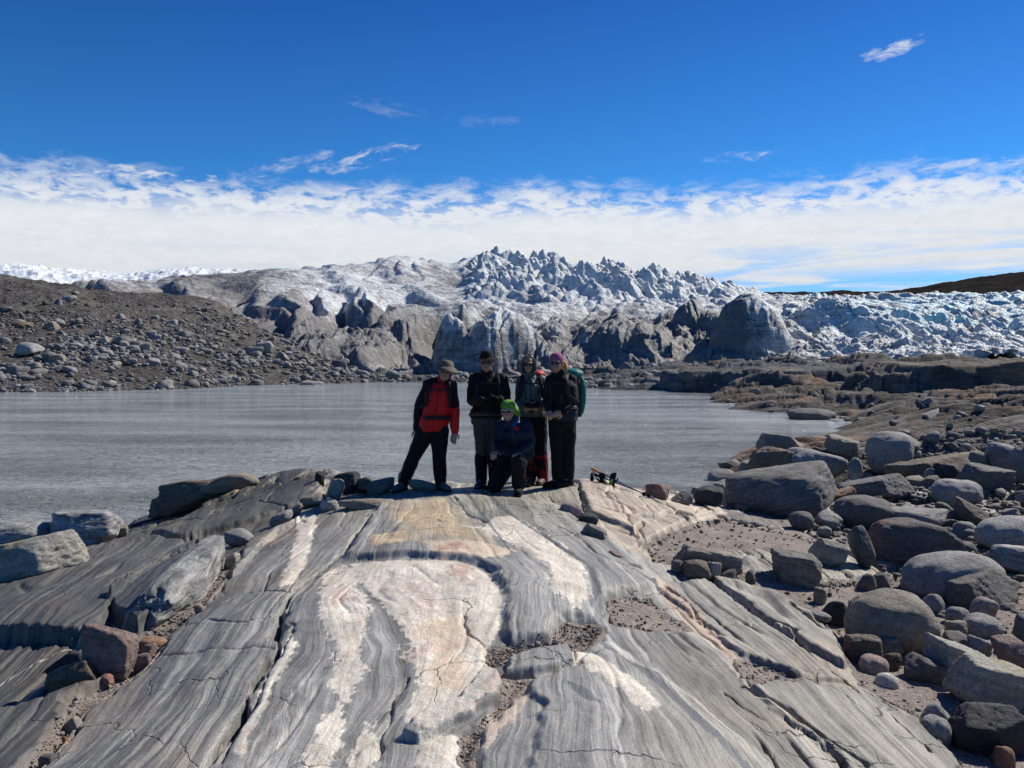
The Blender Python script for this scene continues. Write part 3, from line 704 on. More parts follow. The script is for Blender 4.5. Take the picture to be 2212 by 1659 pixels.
# ------------------------------------------------------------------ glacier
gl = []
def gy(u, v, y): gl.append(at_y(u, v, y))
for a in [(250,652,172),(450,672,172),(480,700,160),(560,728,156),(700,745,152),(720,788,150),(850,802,146),(950,806,143),(1100,812,141),(1300,812,138),(1500,806,136),(1600,790,132),
          (1750,786,128),(2000,782,120),(2250,785,116),(2600,785,112),(150,640,190),(300,624,200),(0,636,230),(-300,636,230),(-300,645,180),
          (500,640,185),(600,660,178),(700,690,170),(850,690,168),(800,740,157),(1000,700,166),(1200,710,160),(1350,720,155),(1500,710,152),(1650,730,146),(1800,720,150),(2000,735,142),(2200,742,138),(2500,740,138),
          (300,617,225),(450,603,225),(570,592,222),(650,600,215),(750,594,225),(860,566,232),(940,576,230),(990,610,222),(1060,590,232),(1110,592,232),(1200,590,238),(1300,607,238),(1400,619,240),(1500,634,240),(1600,642,238),(1700,654,238),
          (1800,660,236),(2000,655,240),(2200,652,240),(2600,650,240),(960,742,149),(1060,738,149),(1160,738,148),(1280,740,147),(1400,742,146),(1520,742,143),(1100,775,144),(1300,775,142),(1500,778,139),(1000,778,145),
          (1640,725,146),(1780,738,142),(2000,748,138),(2250,752,135),(770,765,149),(820,745,153),(800,620,205),(900,630,200),(1000,640,198),(1150,640,198),(1300,650,196),(1450,660,190),(1600,680,180),(1900,690,175),(2200,690,175)]: gy(*a)
for u, v, y in [(0,660,330),(450,650,330),(860,660,330),(1200,660,330),(1500,690,330),(1900,690,330),(2500,690,330)]: gy(u, v, y)
for u, v, y in [(300,810,140),(800,812,135),(1200,820,130),(1600,815,118),(2200,800,105)]: gy(u, v, y)
GL = Surf(gl, 1.3)
# big rounded masses at the front: (u, v_top, v_bottom, half width px, distance, power, skew)
masses = [(1085,672,815,95,148,2.4,0.15,.62),(965,692,815,52,146,2.2,0.0,.6),(925,705,812,24,149,2.0,0.0,.7),(1010,662,770,60,157,2.0,.3,.75),(1330,695,815,190,153,2.0,-0.4,.8),(1215,712,815,60,150,2.0,0,.7),(1440,772,815,60,138,2.0,.1,.7),
          (1635,652,790,95,139,2.3,0.2,.62),(1545,757,800,55,133,1.8,0,.7),(760,722,800,190,152,2.0,0.5,.8),(805,748,806,66,138,2.2,.1,.65),
          (1480,655,770,70,158,2.2,.5,.75),(1790,672,795,150,150,2.0,-.7,.8)]
MS = []
for u, vt, vb, wpx, d, p, sk, ex in masses:
    x0, _, zt = at_y(u, vt, d); zb = at_y(u, vb, d)[2]
    MS.append((x0, d, wpx/F*d, zt, zb, p, sk, ex))
def glacier(x, y):
    s = x/y
    b = GL(x, y); h = b.copy()
    wx = x+2.5*fbm2(x*.06, y*.06, 401, 3); wy = y+2.5*fbm2(x*.06, y*.06, 405, 3)
    dms = []
    for i, (x0, y0, r, zt, zb, p, sk, ex) in enumerate(MS):
        dx_ = (wx-x0)/r; dy_ = (wy-y0-r*.1)/(r*1.15); dy_ = dy_-sk*dx_
        q = np.abs(dx_)**p+np.abs(dy_)**p
        dome = np.where(q < 1, zb+(zt-zb)*np.clip(1-q, 0, 1)**ex, zb-25*np.minimum(q-1, 1.5))
        dome = dome+0.35*fbm2(x*.25+i, y*.25, 410, 3)
        k = 0.6; m = np.clip(0.5+0.5*(dome-h)/k, 0, 1); dms.append(sstep(-1.5, .5, dome-h))
        h = lerp(h, dome, m)+k*m*(1-m)*0.5
    dm = np.max(dms, axis=0)
    # dark mouth of the meltwater tunnel
    cx0, cy0, _ = at_y(893, 760, 146); a = (x-cx0-0.25*(y-146)+.5*noise2(y*.3, x*.1, 413))/3.7; dd = np.exp(-np.abs(a)**4)*sstep(170, 162, y)
    h = lerp(h, np.minimum(h, 0.2+.05*(y-140)), dd)
    # crevasses and seracs: strongest along the middle of the crest
    hi = sstep(172, 205, y)
    mid = sstep(-.075, -.03, s)*sstep(.34, .22, s)
    left = sstep(-.07, -.12, s)
    right = sstep(.26, .34, s)
    A = (0.25+0.75*hi)
    f1, f2, rid, ox, oy = cells2(wx*.115+wy*.03, wy*.16-wx*.02, 421)
    def facet(ox, oy, r):
        a = r*6.3; c, s_ = np.cos(a), np.sin(a); u_ = c*ox-s_*oy; v_ = s_*ox+c*oy
        return np.maximum(np.maximum(np.abs(u_+.25*v_), np.abs(v_*.75-.2*u_)), np.abs(.72*u_+.6*v_))
    spire = np.clip(1-facet(ox, oy, rid)*1.35, 0, 1)*(0.4+1.2*rid)
    h = h+mid*hi*(spire*3.8-1.3)+mid*hi*1.3*ridged2((wx+wy*.5)*.10, (wy-wx*.4)*.05, 423, 3, .55)
    g1, g2, rid2, ox2, oy2 = cells2(wx*.27, wy*.30, 425)
    sp2 = np.clip(1-facet(ox2, oy2, rid2)*1.3, 0, 1)*(0.4+1.2*rid2)
    h = h+(1-.9*dm)*(mid*(0.25+0.75*hi)+right*.30+left*.04)*(sp2*2.0-.7)
    c1, c2, ridc, _, _ = cells2(wx*.62, wy*.62, 427)
    h = h+(mid*(.3+.5*hi)+right*.35+left*.08)*(0.9*np.clip(1-c1*1.2, 0, 1)*(0.3+1.2*ridc)-.25)
    # broad folds, each steep on its left and gentle on its right
    def fold(t):
        f = t-np.floor(t); return np.where(f < .24, sstep(0, .24, f), 1-((f-.24)/.76)**1.3)
    ax = x+7*fbm2(x*.028, y*.028, 431, 3); ay = y+7*fbm2(x*.028, y*.028, 434, 3)
    am = .35+.9*np.clip(noise2(x*.02, y*.03, 437)+.5, 0, 1)
    lower = sstep(190, 165, y)*(1-left)*(1-right)
    fz = sstep(.5, 5, b)*(1-.85*dm)
    far_ = 1-.62*sstep(188, 205, y)
    h = h+fz*am*(left*3.4*far_+lower*1.8+right*1.2)*(fold(ax*.052+ay*.022)-.45)
    h = h+fz*(left*1.7*far_+lower*1.2+right*.9)*(.4+am)*(fold(ax*.13-ay*.05+2*noise2(x*.03, y*.03, 438))-.45)
    rg = ridged2(wx*.045+wy*.02, wy*.06, 441, 3, .45)
    h = h+.45*rg*fz
    r2 = ridged2(wx*.13-wy*.06, wy*.12+wx*.04, 441, 4, .55)
    h = h+(0.18+.12*left+.2*right)*r2*.75
    # close-set diagonal crevasses on the right
    dg = ridged2((wx*.9+wy*.75)*.22, (wx*.6-wy)*.05, 451, 3, .55)
    h = h+sstep(.30, .37, s)*dg*.62
    fcr = ridged2((x*.4+y)*.5, (x-y*.4)*.12, 455, 2, .5)
    h = h+right*.18*fcr
    # joints cut into the front
    j1, j2, rj, jx, jy = cells2(wx*.15, wy*.17, 461)
    fr = sstep(175, 150, y)
    flute = ridged2(wx*.34, wy*.09, 465, 4, .55); h = h+fr*flute*.42
    h = h+fr*((rj-.5)*1.0-.5*np.exp(-((j2-j1)/.035)**2)+.7*(rj-.5)*jx)
    h = h+.10*fbm2(x*.9, y*.9, 471, 4)
    return h, b, s, mid, left, right, hi, sp2
sa = np.concatenate([np.linspace(-.95, -.68, 50)[:-1], np.linspace(-.68, .68, 1240), np.linspace(.68, .95, 50)[1:]])
ta = np.exp(np.linspace(math.log(104.0), math.log(330.0), 720))
S_, Y_ = np.meshgrid(sa, ta); X = (S_*Y_).astype(np.float32); Y = Y_.astype(np.float32)
H, b_, s_, mid, left, right, hi, sp2 = glacier(X, Y)
# grime, plus painted shade in the tunnel notch: brown silt on the low front and on the left flank, clean and blue high up and to the right
n1 = fbm2(X*.035, Y*.035, 481, 4); n2 = fbm2(X*.16, Y*.12, 485, 4); n3 = ridged2(X*.09+Y*.05, Y*.13, 489, 3)
lowz = sstep(20, 3, H)
dirt_shade = 0.06+.62*lowz*sstep(.42, .22, s_)+.50*sstep(-.20, -.36, s_)+.32*n1+.25*n2-.30*hi*mid+.1*n3
dirt_shade = dirt_shade-sstep(.25, .38, s_)*(.10-.25*sstep(9, 2, H))
for u, v, d, r, a in [(1345,740,146,13,.5),(650,740,150,14,.35),(790,770,140,9,.4),(520,640,190,16,.4),(1440,790,138,6,.5),(900,690,165,9,.5),(1560,770,136,6,.6),(1085,740,147,8,-.25),(1630,700,138,8,-.1),(968,720,146,6,-.4),(1000,600,220,10,.4),(890,750,150,7,.9),(890,740,160,7,.9)]:  # final entries paint the tunnel's cave shade into the ice colour
    x0, y0, _ = at_y(u, v, d); dirt_shade = dirt_shade+a*np.exp(-((X-x0)**2+((Y-y0)*.8)**2)/(r*r))
dirt_shade = np.clip(dirt_shade, 0, 1)
blue = np.clip(.10+.75*sstep(.26, .42, s_)*sstep(5, 10, H)*(.6+.9*fbm2(X*.10, Y*.10, 495, 3))+.08*mid*hi, 0, 1)
for u, v, d, r in [(1925,680,178,8),(1990,668,185,8),(2190,680,180,11),(2130,676,185,10),(2060,672,185,10),(1660,660,160,5),(2100,655,200,8)]:
    x0, y0, _ = at_y(u, v, d); blue = np.maximum(blue, 1.2*np.exp(-((X-x0)**2+((Y-y0)*.5)**2)/(r*r)))
blue = np.clip(blue, 0, 1)
def ice_mat():
    m, nt, b = new_mat("glacier_ice")
    d = nt.attr('dirt_shade').outputs['Fac']; bl = nt.attr('blue').outputs['Fac']
    pos = nt.new('ShaderNodeNewGeometry').outputs['Position']
    n = nt.noise(pos, .35, 7, .68, .5); n2 = nt.noise(nt.mapping(pos, scale=(1.2,1.2,.35)), .9, 6, .7, .4); n3 = nt.noise(pos, 3.0, 4, .75)
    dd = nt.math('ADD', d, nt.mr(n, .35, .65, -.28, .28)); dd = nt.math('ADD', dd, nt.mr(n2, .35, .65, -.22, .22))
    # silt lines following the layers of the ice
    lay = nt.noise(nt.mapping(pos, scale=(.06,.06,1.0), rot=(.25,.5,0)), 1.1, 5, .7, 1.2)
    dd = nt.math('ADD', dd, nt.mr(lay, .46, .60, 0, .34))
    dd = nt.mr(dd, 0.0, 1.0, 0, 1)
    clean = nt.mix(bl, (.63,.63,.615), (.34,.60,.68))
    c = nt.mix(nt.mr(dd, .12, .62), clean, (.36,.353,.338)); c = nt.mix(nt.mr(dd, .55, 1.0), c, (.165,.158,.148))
    k = nt.mr(n3, .35, .65, .85, 1.12); sc = nt.vmath('SCALE', c); nt.l.new(k, sc.node.inputs['Scale'])
    nt.l.new(sc, b.inputs['Base Color']); b.inputs['Roughness'].default_value = .55; b.inputs['Specular IOR Level'].default_value = .3
    cr = nt.mr(nt.voro(nt.vmath('ADD', pos, nt.vmath('SCALE', nt.noise(pos, .5, 3, .6, out='Color'))), .22, 'DISTANCE_TO_EDGE'), 0, .03, 0, 1)
    h = nt.math('ADD', nt.math('MULTIPLY', n, .9), nt.math('MULTIPLY', n2, .5)); h = nt.math('ADD', h, nt.math('MULTIPLY', n3, .1)); h = nt.math('ADD', h, nt.math('MULTIPLY', cr, .10))
    nt.l.new(nt.bump(h, .9, .8), b.inputs['Normal'])
    return m
M_ICE = ice_mat()
grid_obj('glacier', X, Y, H, M_ICE, {'dirt_shade': dirt_shade, 'blue': blue})

# far ice field on the left skyline
def far_mat(name, c1, c2, sc, bump, dist):
    m, nt, b = new_mat(name)
    pos = nt.new('ShaderNodeNewGeometry').outputs['Position']
    n = nt.noise(pos, sc, 7, .68, .3)
    nt.l.new(nt.mix(nt.mr(n, .38, .62), c1, c2), b.inputs['Base Color']); b.inputs['Roughness'].default_value = 1.0; b.inputs['Specular IOR Level'].default_value = 0
    nt.l.new(nt.bump(n, bump, dist), b.inputs['Normal'])
    return m
X, Y = polar(-.95, .0, 700, 600.0, 1100.0, 160)
sk_u = np.array([-600,-200,0,60,110,180,260,330,420,520,700,1106]); sk_v = np.array([585,580,582,582,588,594,598,594,590,594,604,640])
uu = X/Y*F+CX; vv = np.interp(uu, sk_u, sk_v)
top = CAMZ+(790-vv)/F*950
H = top*sstep(520, 940, Y)**.7+3.2*ridged2(X*.012, Y*.012, 501, 4, .6)-2+1.6*ridged2(X*.07, Y*.05, 505, 3)-14*sstep(960, 1100, Y)-3
grid_obj('distant_ice_field', X, Y, H, far_mat('far_ice', (.62,.66,.68), (.78,.80,.80), .05, .6, 6.0))
# brown fells beyond the ice on the right
X, Y = polar(.15, 1.0, 500, 1000.0, 2200.0, 140)
sk_u = np.array([1300,1560,1650,1700,1760,1850,1900,1980,2080,2150,2212,2400,3000]); sk_v = np.array([700,660,638,640,644,642,638,628,613,602,597,585,570])
uu = X/Y*F+CX; vv = np.interp(uu, sk_u, sk_v)
top = CAMZ+(790-vv)/F*1600
H = top*sstep(700, 1580, Y)+7*fbm2(X*.006, Y*.006, 511, 5)*sstep(1000, 1500, Y)+1.5*fbm2(X*.04, Y*.03, 515, 4)-40*sstep(1650, 2200, Y)
grid_obj('hills', X, Y, H, far_mat('tundra', (.018,.0165,.015), (.036,.033,.029), .02, .7, 12.0))
# valley floor under everything, out to the horizon
me = mesh_from('terrain', [(-9000,-3000,-2.6),(9000,-3000,-2.6),(9000,9000,-2.6),(-9000,9000,-2.6)], [(0,1,2,3)], M_MOR)
o = link('terrain', me); o['kind'] = 'structure'
# ================================================================== boulders and stones
import bmesh
def ico(n):
    bm = bmesh.new(); bmesh.ops.create_icosphere(bm, subdivisions=n, radius=1.0)
    V = np.array([v.co[:] for v in bm.verts], np.float32); Fq = np.array([[v.index for v in f.verts] for f in bm.faces], np.int32); bm.free()
    return V, Fq
ICO = {n: ico(n) for n in (1, 2, 3, 4, 5)}
def rock_verts(seed, shape, n):
    """unit rock: round, worn (rounded block), block, slab, wedge"""
    rs = np.random.RandomState(seed); V, Fq = ICO[n]; p = V/np.linalg.norm(V, axis=1, keepdims=True)
    if shape == 'round':
        r = (np.abs(p)**2.3).sum(1)**(-1/2.3)
        k = 5; q = 7; soft = .14
    elif shape == 'worn':
        r = None; k = 12; q = 9; soft = .10
    else:
        r = None; k = 11 if shape != 'slab' else 5; q = 52 if n > 3 else 22; soft = .05
    N = rs.normal(size=(k, 3)); N /= np.linalg.norm(N, axis=1, keepdims=True)
    D = rs.uniform(.72, 1.0, k)
    if shape in ('slab', 'block', 'worn'):
        base = np.array([[1,0,0],[-1,0,0],[0,1,0],[0,-1,0],[0,0,1],[0,0,-1]], float)+rs.normal(size=(6,3))*(.10 if shape == 'slab' else .20)
        base /= np.linalg.norm(base, axis=1, keepdims=True)
        N = np.r_[N, base]; D = np.r_[D+(.18 if shape == 'slab' else .02), rs.uniform(.74, .92, 6)]
    if shape == 'wedge':
        N = np.r_[N, [[-.55,.1,.83],[.3,-.8,.5],[0,0,-1]]]; D = np.r_[D, [.5,.62,.7]]
    dots = np.maximum(p@N.T, 1e-4)/D
    rr = (dots**q).sum(1)**(-1.0/q)
    r = rr if r is None else np.minimum(r, rr*1.12)*.5+.5*r
    r = r.astype(np.float32)
    o = rs.uniform(0, 50, 3).astype(np.float32)
    x, y, z = p[:,0]+o[0], p[:,1]+o[1], p[:,2]+o[2]
    r = r*(1+soft*.8*fbm3(x*1.1, y*1.1, z*1.1, seed, 2))
    if n >= 3:
        a = {'round': .012, 'worn': .028}.get(shape, .045)
        e1 = np.abs(fbm3(x*2.2, y*2.2, z*2.2, seed+21, 3)); r = r*(1-(.05 if shape != 'round' else .018)*np.exp(-(e1/.045)**2))
        r = r*(1+a*fbm3(x*3, y*3, z*3, seed+3, 4, .55)+(a*.35*fbm3(x*9, y*9, z*9, seed+5, 2) if n > 3 else 0))
        if shape in ('slab', 'block', 'wedge'):
            zz = (p[:,2]*r)*7+fbm3(x*2, y*2, z*2, seed+8, 2)*1.2
            r = r*(1-.022*np.exp(-((zz-np.round(zz))/.12)**2))
    P_ = p*r[:,None]
    ext = (P_.max(0)-P_.min(0))/2; c = (P_.max(0)+P_.min(0))/2
    return (P_-c)/ext, Fq

def rock_mat(name, cA, cB, stripe=0.5, scale=1.0, vein=None, vary=0.0, speck=.3, rough=.78):
    m, nt, b = new_mat(name)
    tcn = nt.new('ShaderNodeTexCoord'); oi = nt.new('ShaderNodeObjectInfo')
    off = nt.vmath('SCALE', (13.1, 7.7, 3.3)); nt.l.new(nt.math('MULTIPLY', oi.outputs['Random'], 10.0), off.node.inputs['Scale'])
    v = nt.vmath('ADD', nt.vmath('SCALE', tcn.outputs['Object']), off); v.node.inputs[0].links[0].from_node.inputs['Scale'].default_value = scale
    n1 = nt.noise(v, 2.0, 6, .65, .4); n2 = nt.noise(v, 22.0, 5, .8); g = nt.noise(v, 75.0, 3, .8)
    st = nt.noise(nt.mapping(v, scale=(1.0, 1.2, 9.0), rot=(.25, .12, 0)), 2.2, 6, .72, .5)
    f = nt.math('ADD', nt.math('MULTIPLY', n1, 1-stripe), nt.math('MULTIPLY', st, stripe))
    c = nt.mix(nt.mr(f, .38, .62), cA, cB)
    if vein: c = nt.mix(nt.mr(nt.noise(v, 1.3, 4, .6, 1.0), .56, .63, 0, .85), c, vein)
    k = nt.math('MULTIPLY', nt.mr(n2, .35, .65, 1-speck, 1+speck), nt.mr(g, .35, .65, 1-speck*.8, 1+speck*.8))
    if vary:
        k = nt.math('MULTIPLY', k, nt.mr(oi.outputs['Random'], 0, 1, 1-vary, 1+vary))
        h2 = nt.math('FRACT', nt.math('MULTIPLY', oi.outputs['Random'], 17.3))
        c = nt.mix(nt.math('MULTIPLY', nt.mr(h2, .85, 1.0), .35), c, (.30,.21,.15))
        c = nt.mix(nt.math('MULTIPLY', nt.mr(h2, .15, .0), .6), c, (.10,.12,.14))
    sc = nt.vmath('SCALE', c); nt.l.new(k, sc.node.inputs['Scale'])
    nt.l.new(sc, b.inputs['Base Color']); b.inputs['Roughness'].default_value = rough; b.inputs['Specular IOR Level'].default_value = .3
    h = nt.math('ADD', nt.math('MULTIPLY', n2, .5), nt.math('MULTIPLY', st, stripe*.9)); h = nt.math('ADD', h, nt.math('MULTIPLY', g, .15))
    nt.l.new(nt.bump(h, .85, .05/scale), b.inputs['Normal'])
    return m
RM = {'grey': rock_mat('grey_gneiss_boulder', (.17,.162,.150), (.32,.305,.28), .5),
      'dark': rock_mat('dark_boulder', (.092,.086,.078), (.175,.162,.145), .4),
      'black': rock_mat('black_amphibolite', (.028,.028,.030), (.060,.060,.062), .2),
      'pale': rock_mat('pale_granite', (.24,.23,.215), (.36,.345,.32), .3, speck=.4),
      'streak': rock_mat('banded_gneiss_block', (.12,.12,.118), (.42,.41,.38), .95, 1.3),
      'dstreak': rock_mat('dark_banded_boulder', (.092,.087,.079), (.235,.218,.195), .9, 1.2),
      'pink': rock_mat('pink_granite', (.22,.155,.135), (.32,.25,.225), .2, speck=.4),
      'redvein': rock_mat('red_veined_boulder', (.075,.068,.066), (.14,.125,.12), .7, vein=(.15,.085,.075)),
      'redbrown': rock_mat('red_brown_rock', (.15,.105,.09), (.27,.20,.17), .5, vein=(.28,.13,.09)),
      'rust': rock_mat('rusty_stone', (.20,.10,.055), (.30,.19,.12), .4),
      'ochre': rock_mat('ochre_stained_rock', (.20,.19,.165), (.40,.375,.31), .5, vein=(.33,.28,.18)),
      'brown': rock_mat('brown_rock', (.095,.072,.052), (.21,.165,.12), .5, vein=(.13,.085,.05)),
      'tan': rock_mat('tan_gneiss', (.17,.145,.115), (.28,.245,.195), .8),
      'white': rock_mat('cream_quartz_rock', (.42,.40,.35), (.55,.52,.46), .3),
      'shore': rock_mat('shore_stone', (.14,.132,.120), (.33,.31,.28), .5, vary=.35),
      'moraine': rock_mat('moraine_stone', (.12,.116,.11), (.27,.26,.245), .3, .8, vary=.35)}

MAIN = []
seedc = [100]
def boulder(uc, vc, a, b, tilt, vb, shape, mat, label, name='boulder', depth=.85, cat='boulder', group=None, n=5, yaw=0.0, hitz=None):
    seedc[0] += 1
    bx_, by_ = BASE.hit(uc, min(vb, 1650)) if hitz is None else at_z(uc, vb, hitz)[:2]
    a_m = a/F*by_; d_m = a_m*depth; y = by_+d_m*.75
    k = y/by_
    x, y, z = at_y(uc, vc, y)
    hz = b/F*y; gz = ground_z(x, y-d_m*.3); top_ = z+hz; bot = min(z-hz, gz-.10*hz)
    z = (top_+bot)/2; s = (a/F*y, d_m, (top_-bot)/2)
    V, Fq = rock_verts(seedc[0]*7, shape, n)
    me = mesh_from(name, V*np.array(s, np.float32), Fq, RM[mat])
    o = link(name, me); o.location = (x, y, z)
    o.rotation_euler = (0, -math.radians(tilt), yaw)
    MAIN.append((uc, vc, a, b)); tag(o, label, cat, group)
    return o
B = boulder
B(1687,1054,128,46,12,1112,'worn','dstreak',"long dark striated boulder tilted up to the right, biggest beside the river bend",depth=.5)
B(1921,969,49,38,0,1006,'round','grey',"large round smooth grey boulder standing above the long tilted boulder",depth=.95)
B(1752,899,52,18,-2,917,'round','dark',"dark rounded boulder sitting in the water of the small inlet",n=4)
B(1754,990,66,20,-9,1012,'worn','grey',"low sloping grey boulder just behind the long tilted boulder")
B(1891,1043,78,31,-12,1080,'wedge','dstreak',"dark striped wedge boulder right of the long tilted boulder")
B(1862,1106,60,37,2,1145,'round','dark',"dark olive egg-shaped boulder in shade right of the long tilted boulder")
B(1822,1068,27,12,15,1084,'block','rust',"rusty orange flat boulder lying between the long boulder and the dark egg-shaped one")
B(1986,1120,84,25,-4,1148,'worn','grey',"long low blue grey boulder behind the red veined boulder",depth=.6)
B(1970,1176,84,54,-8,1230,'worn','redvein',"big dark boulder with red veins above the sand")
B(1862,1185,21,52,20,1230,'worn','dark',"narrow dark slab leaning upright against the red veined boulder",depth=1.3)
B(1790,1192,38,28,-10,1224,'block','ochre',"yellowish pitted boulder left of the narrow upright slab")
B(1718,1219,56,28,-14,1252,'slab','dstreak',"dark rectangular block with flat top lying alone on the sand",depth=.55)
B(2056,1239,104,44,8,1284,'round','grey',"large smooth pale grey whaleback boulder on the right")
B(2130,1266,86,38,-12,1304,'wedge','dark',"dark angular slab boulder leaning in front of the smooth whaleback boulder")
B(2182,1150,74,36,5,1192,'round','pale',"speckled light grey boulder at the right edge above its banded neighbour")
B(2190,1205,62,32,-10,1238,'worn','streak',"light banded boulder at the right edge below the speckled one")
B(2100,1112,45,28,-20,1142,'block','brown',"brown angular boulder with pitted face right of the long blue grey one")
B(2064,1062,53,27,-3,1088,'round','pale',"pale rounded boulder with veins in the middle of the field")
B(2132,1033,55,29,-6,1064,'block','dark',"broad blue black block near the right edge above the pale rounded boulder")
B(2049,1020,31,19,-3,1038,'block','black',"black box-shaped block left of the broad blue black block")
B(2020,990,82,32,-14,1030,'wedge','brown',"big dark brown slab sloping right behind the round smooth boulder")
B(2161,972,35,18,0,992,'worn','grey',"flat-topped grey boulder at the upper right of the field")
B(2204,984,24,24,0,1008,'round','pink',"pinkish rounded boulder at the right edge of the upper field")
B(2107,984,22,11,-6,996,'round','tan',"small tan boulder between the brown slab and the flat-topped boulder")
B(1731,1124,27,20,-5,1143,'round','dark',"dark rounded boulder in the shade under the long boulder",n=4)
B(1788,1124,28,21,-25,1145,'worn','grey',"grey boulder with a sharp crest under the dark egg-shaped boulder",n=4)
B(1781,1147,16,11,0,1158,'round','grey',"small round stone at the sand's edge below the crested boulder",n=4)
B(1531,1075,34,27,-10,1102,'worn','black',"black rounded boulder touching the left end of the long tilted boulder")
B(1466,1078,31,16,10,1094,'wedge','dark',"low dark wedge stone at the waterline left of the black boulder",n=4)
B(1420,1062,27,19,-8,1084,'block','redbrown',"reddish brown angular stone where the pole tips point")
B(1418,1038,33,10,-3,1049,'round','brown',"low brown rock in the water behind the pole tips",n=4)
B(1342,1038,22,12,-12,1050,'round','grey',"smooth grey stone behind the trekking poles",n=4)
B(1504,1061,12,9,0,1072,'worn','tan',"small tan stone behind the black boulder at the waterline",n=4)
B(1556,1048,18,11,8,1060,'worn','grey',"grey stone peeping over the left end of the long boulder",n=4)
B(1531,1205,74,20,-11,1234,'slab','tan',"long greenish grey slab with a dark overhang on the sand",depth=.45)
B(1504,1228,31,20,-6,1248,'worn','brown',"brown rounded stone under the long overhanging slab",n=4)
B(1540,1230,18,18,0,1249,'block','grey',"squarish grey stone second under the overhanging slab",n=4)
B(1573,1238,18,11,-8,1249,'worn','dark',"small dark stone at the right end of the overhanging slab",n=4)
B(1463,1222,14,13,0,1235,'round','dark',"dark round stone at the left end of the overhanging slab",n=4)
B(1621,1239,11,9,0,1249,'round','dark',"lone dark ball-shaped stone between slab and rectangular block",n=4)
B(1772,1279,14,9,-8,1289,'block','tan',"small pale chip of stone alone on open sand",n=3)
B(1870,1249,23,12,-6,1262,'worn','dark',"small dark stone at the foot of the narrow upright slab",n=4)
B(1905,1245,21,9,-25,1256,'block','dark',"thin dark stone right of the upright slab's foot",n=4)
B(1848,1001,16,13,0,1014,'worn','grey',"small grey stone between the sloping boulder and the round one",n=4)
B(2008,1023,14,13,0,1036,'worn','grey',"small grey stone left of the black box-shaped block",n=4)
B(1975,1040,24,12,0,1052,'worn','tan',"tan boulder below the big brown slab",n=4)
B(1660,990,50,26,4,1018,'block','brown',"brown rust-topped rock at the tip of the small point")
B(1690,960,52,22,-8,985,'block','tan',"tan cracked rock on the crest of the small point")
B(1745,955,44,18,-12,975,'wedge','tan',"tan sloping rock second on the crest of the small point")
B(1828,965,46,22,-12,990,'block','tan',"tan layered rock left of the round smooth boulder")
B(1585,1002,38,10,-6,1012,'wedge','dark',"low dark rock at the water's edge of the small point",n=4)
B(1725,935,20,8,0,944,'worn','grey',"small grey rock at the inlet end of the point",n=4)
B(1812,911,22,6,0,918,'round','grey',"flat grey stone in the inlet water right of the dark boulder",n=4)
B(1870,910,26,9,0,920,'worn','dark',"dark flat stone on the inlet shore",n=4)
B(2024,896,36,15,-3,914,'wedge','grey',"pale topped boulder lying on the ledges behind the inlet",n=4)
B(2130,876,13,6,0,883,'round','grey',"small round boulder on the ledges behind the inlet",n=4)
# foreground right
B(1925,1334,97,60,-7,1394,'round','tan',"large round banded boulder on the sand at lower right",depth=.8)
B(1863,1393,38,26,-6,1417,'block','brown',"pointed brown stone in front of the large banded boulder")
B(1922,1390,33,16,-8,1406,'worn','tan',"tan stone half buried in front of the large banded boulder",n=4)
B(1804,1312,29,18,-4,1332,'worn','black',"black rounded stone left of the large banded boulder",n=4)
B(1771,1331,24,11,-10,1344,'round','grey',"smooth grey stone at the edge of the slab",n=4)
B(2015,1297,24,15,-8,1312,'round','grey',"round grey stone right of the large banded boulder",n=4)
B(2123,1308,30,19,-6,1328,'worn','pink',"pinkish grey stone in front of the dark leaning slab",n=4)
B(2121,1341,41,15,-8,1356,'round','grey',"long grey cobble below the pinkish grey stone",n=4)
B(2064,1350,25,13,-12,1363,'worn','tan',"tan cobble left of the long grey cobble",n=4)
B(2069,1322,25,11,-3,1334,'round','grey',"low grey cobble above the tan cobble",n=4)
B(2067,1383,32,18,-10,1400,'worn','dark',"dark grey cobble below the tan cobble",n=4)
B(2110,1390,26,14,-20,1404,'block','grey',"blue grey angular cobble next to the dark grey cobble",n=4)
B(2186,1402,36,26,0,1428,'block','redbrown',"cube-like stone with a pink top at the right edge",n=4)
B(2075,1424,72,30,-16,1455,'slab','ochre',"yellow-topped slab lying at the right edge, farther one of a broken pair",depth=.6)
B(2155,1468,95,36,-12,1512,'slab','ochre',"yellow-topped slab running out of the right edge, nearer one of a broken pair",depth=.6)
B(1997,1434,45,15,-14,1454,'block','dark',"flat dark diamond-shaped stone on the sand",n=4)
B(1887,1424,33,9,-6,1436,'round','pink',"pinkish elongated stone on the sand",n=4)
B(1925,1417,20,9,-10,1427,'worn','brown',"brown flat stone beside the pinkish elongated one",n=4)
B(1916,1459,26,4,-12,1464,'round','white',"thin whitish sliver of stone on the sand",n=3)
B(2123,1560,78,46,-6,1608,'block','black',"big black boulder with a flat grey top at the lower right corner")
B(2020,1561,36,15,-30,1584,'round','grey',"elongated grey cobble leaning left of the big black boulder",n=4)
B(2020,1534,30,11,-32,1552,'worn','grey',"thin grey stone behind the elongated cobble",n=4)
B(2170,1624,23,12,-12,1637,'worn','rust',"rusty brown stone below the big black boulder",n=4)
B(2212,1590,18,18,0,1608,'worn','dark',"dark stone cut by the right edge beside the big black boulder",n=4)
B(2214,1350,20,24,0,1376,'worn','dark',"dark upright stone cut by the right edge above the pink-topped stone",n=4)
B(2175,1378,28,9,-8,1388,'block','tan',"flat tan stone above the pink-topped stone",n=4)
B(1711,1450,10,6,-10,1457,'block','dark',"small dark stone on the sand pocket in the slab",n=3)
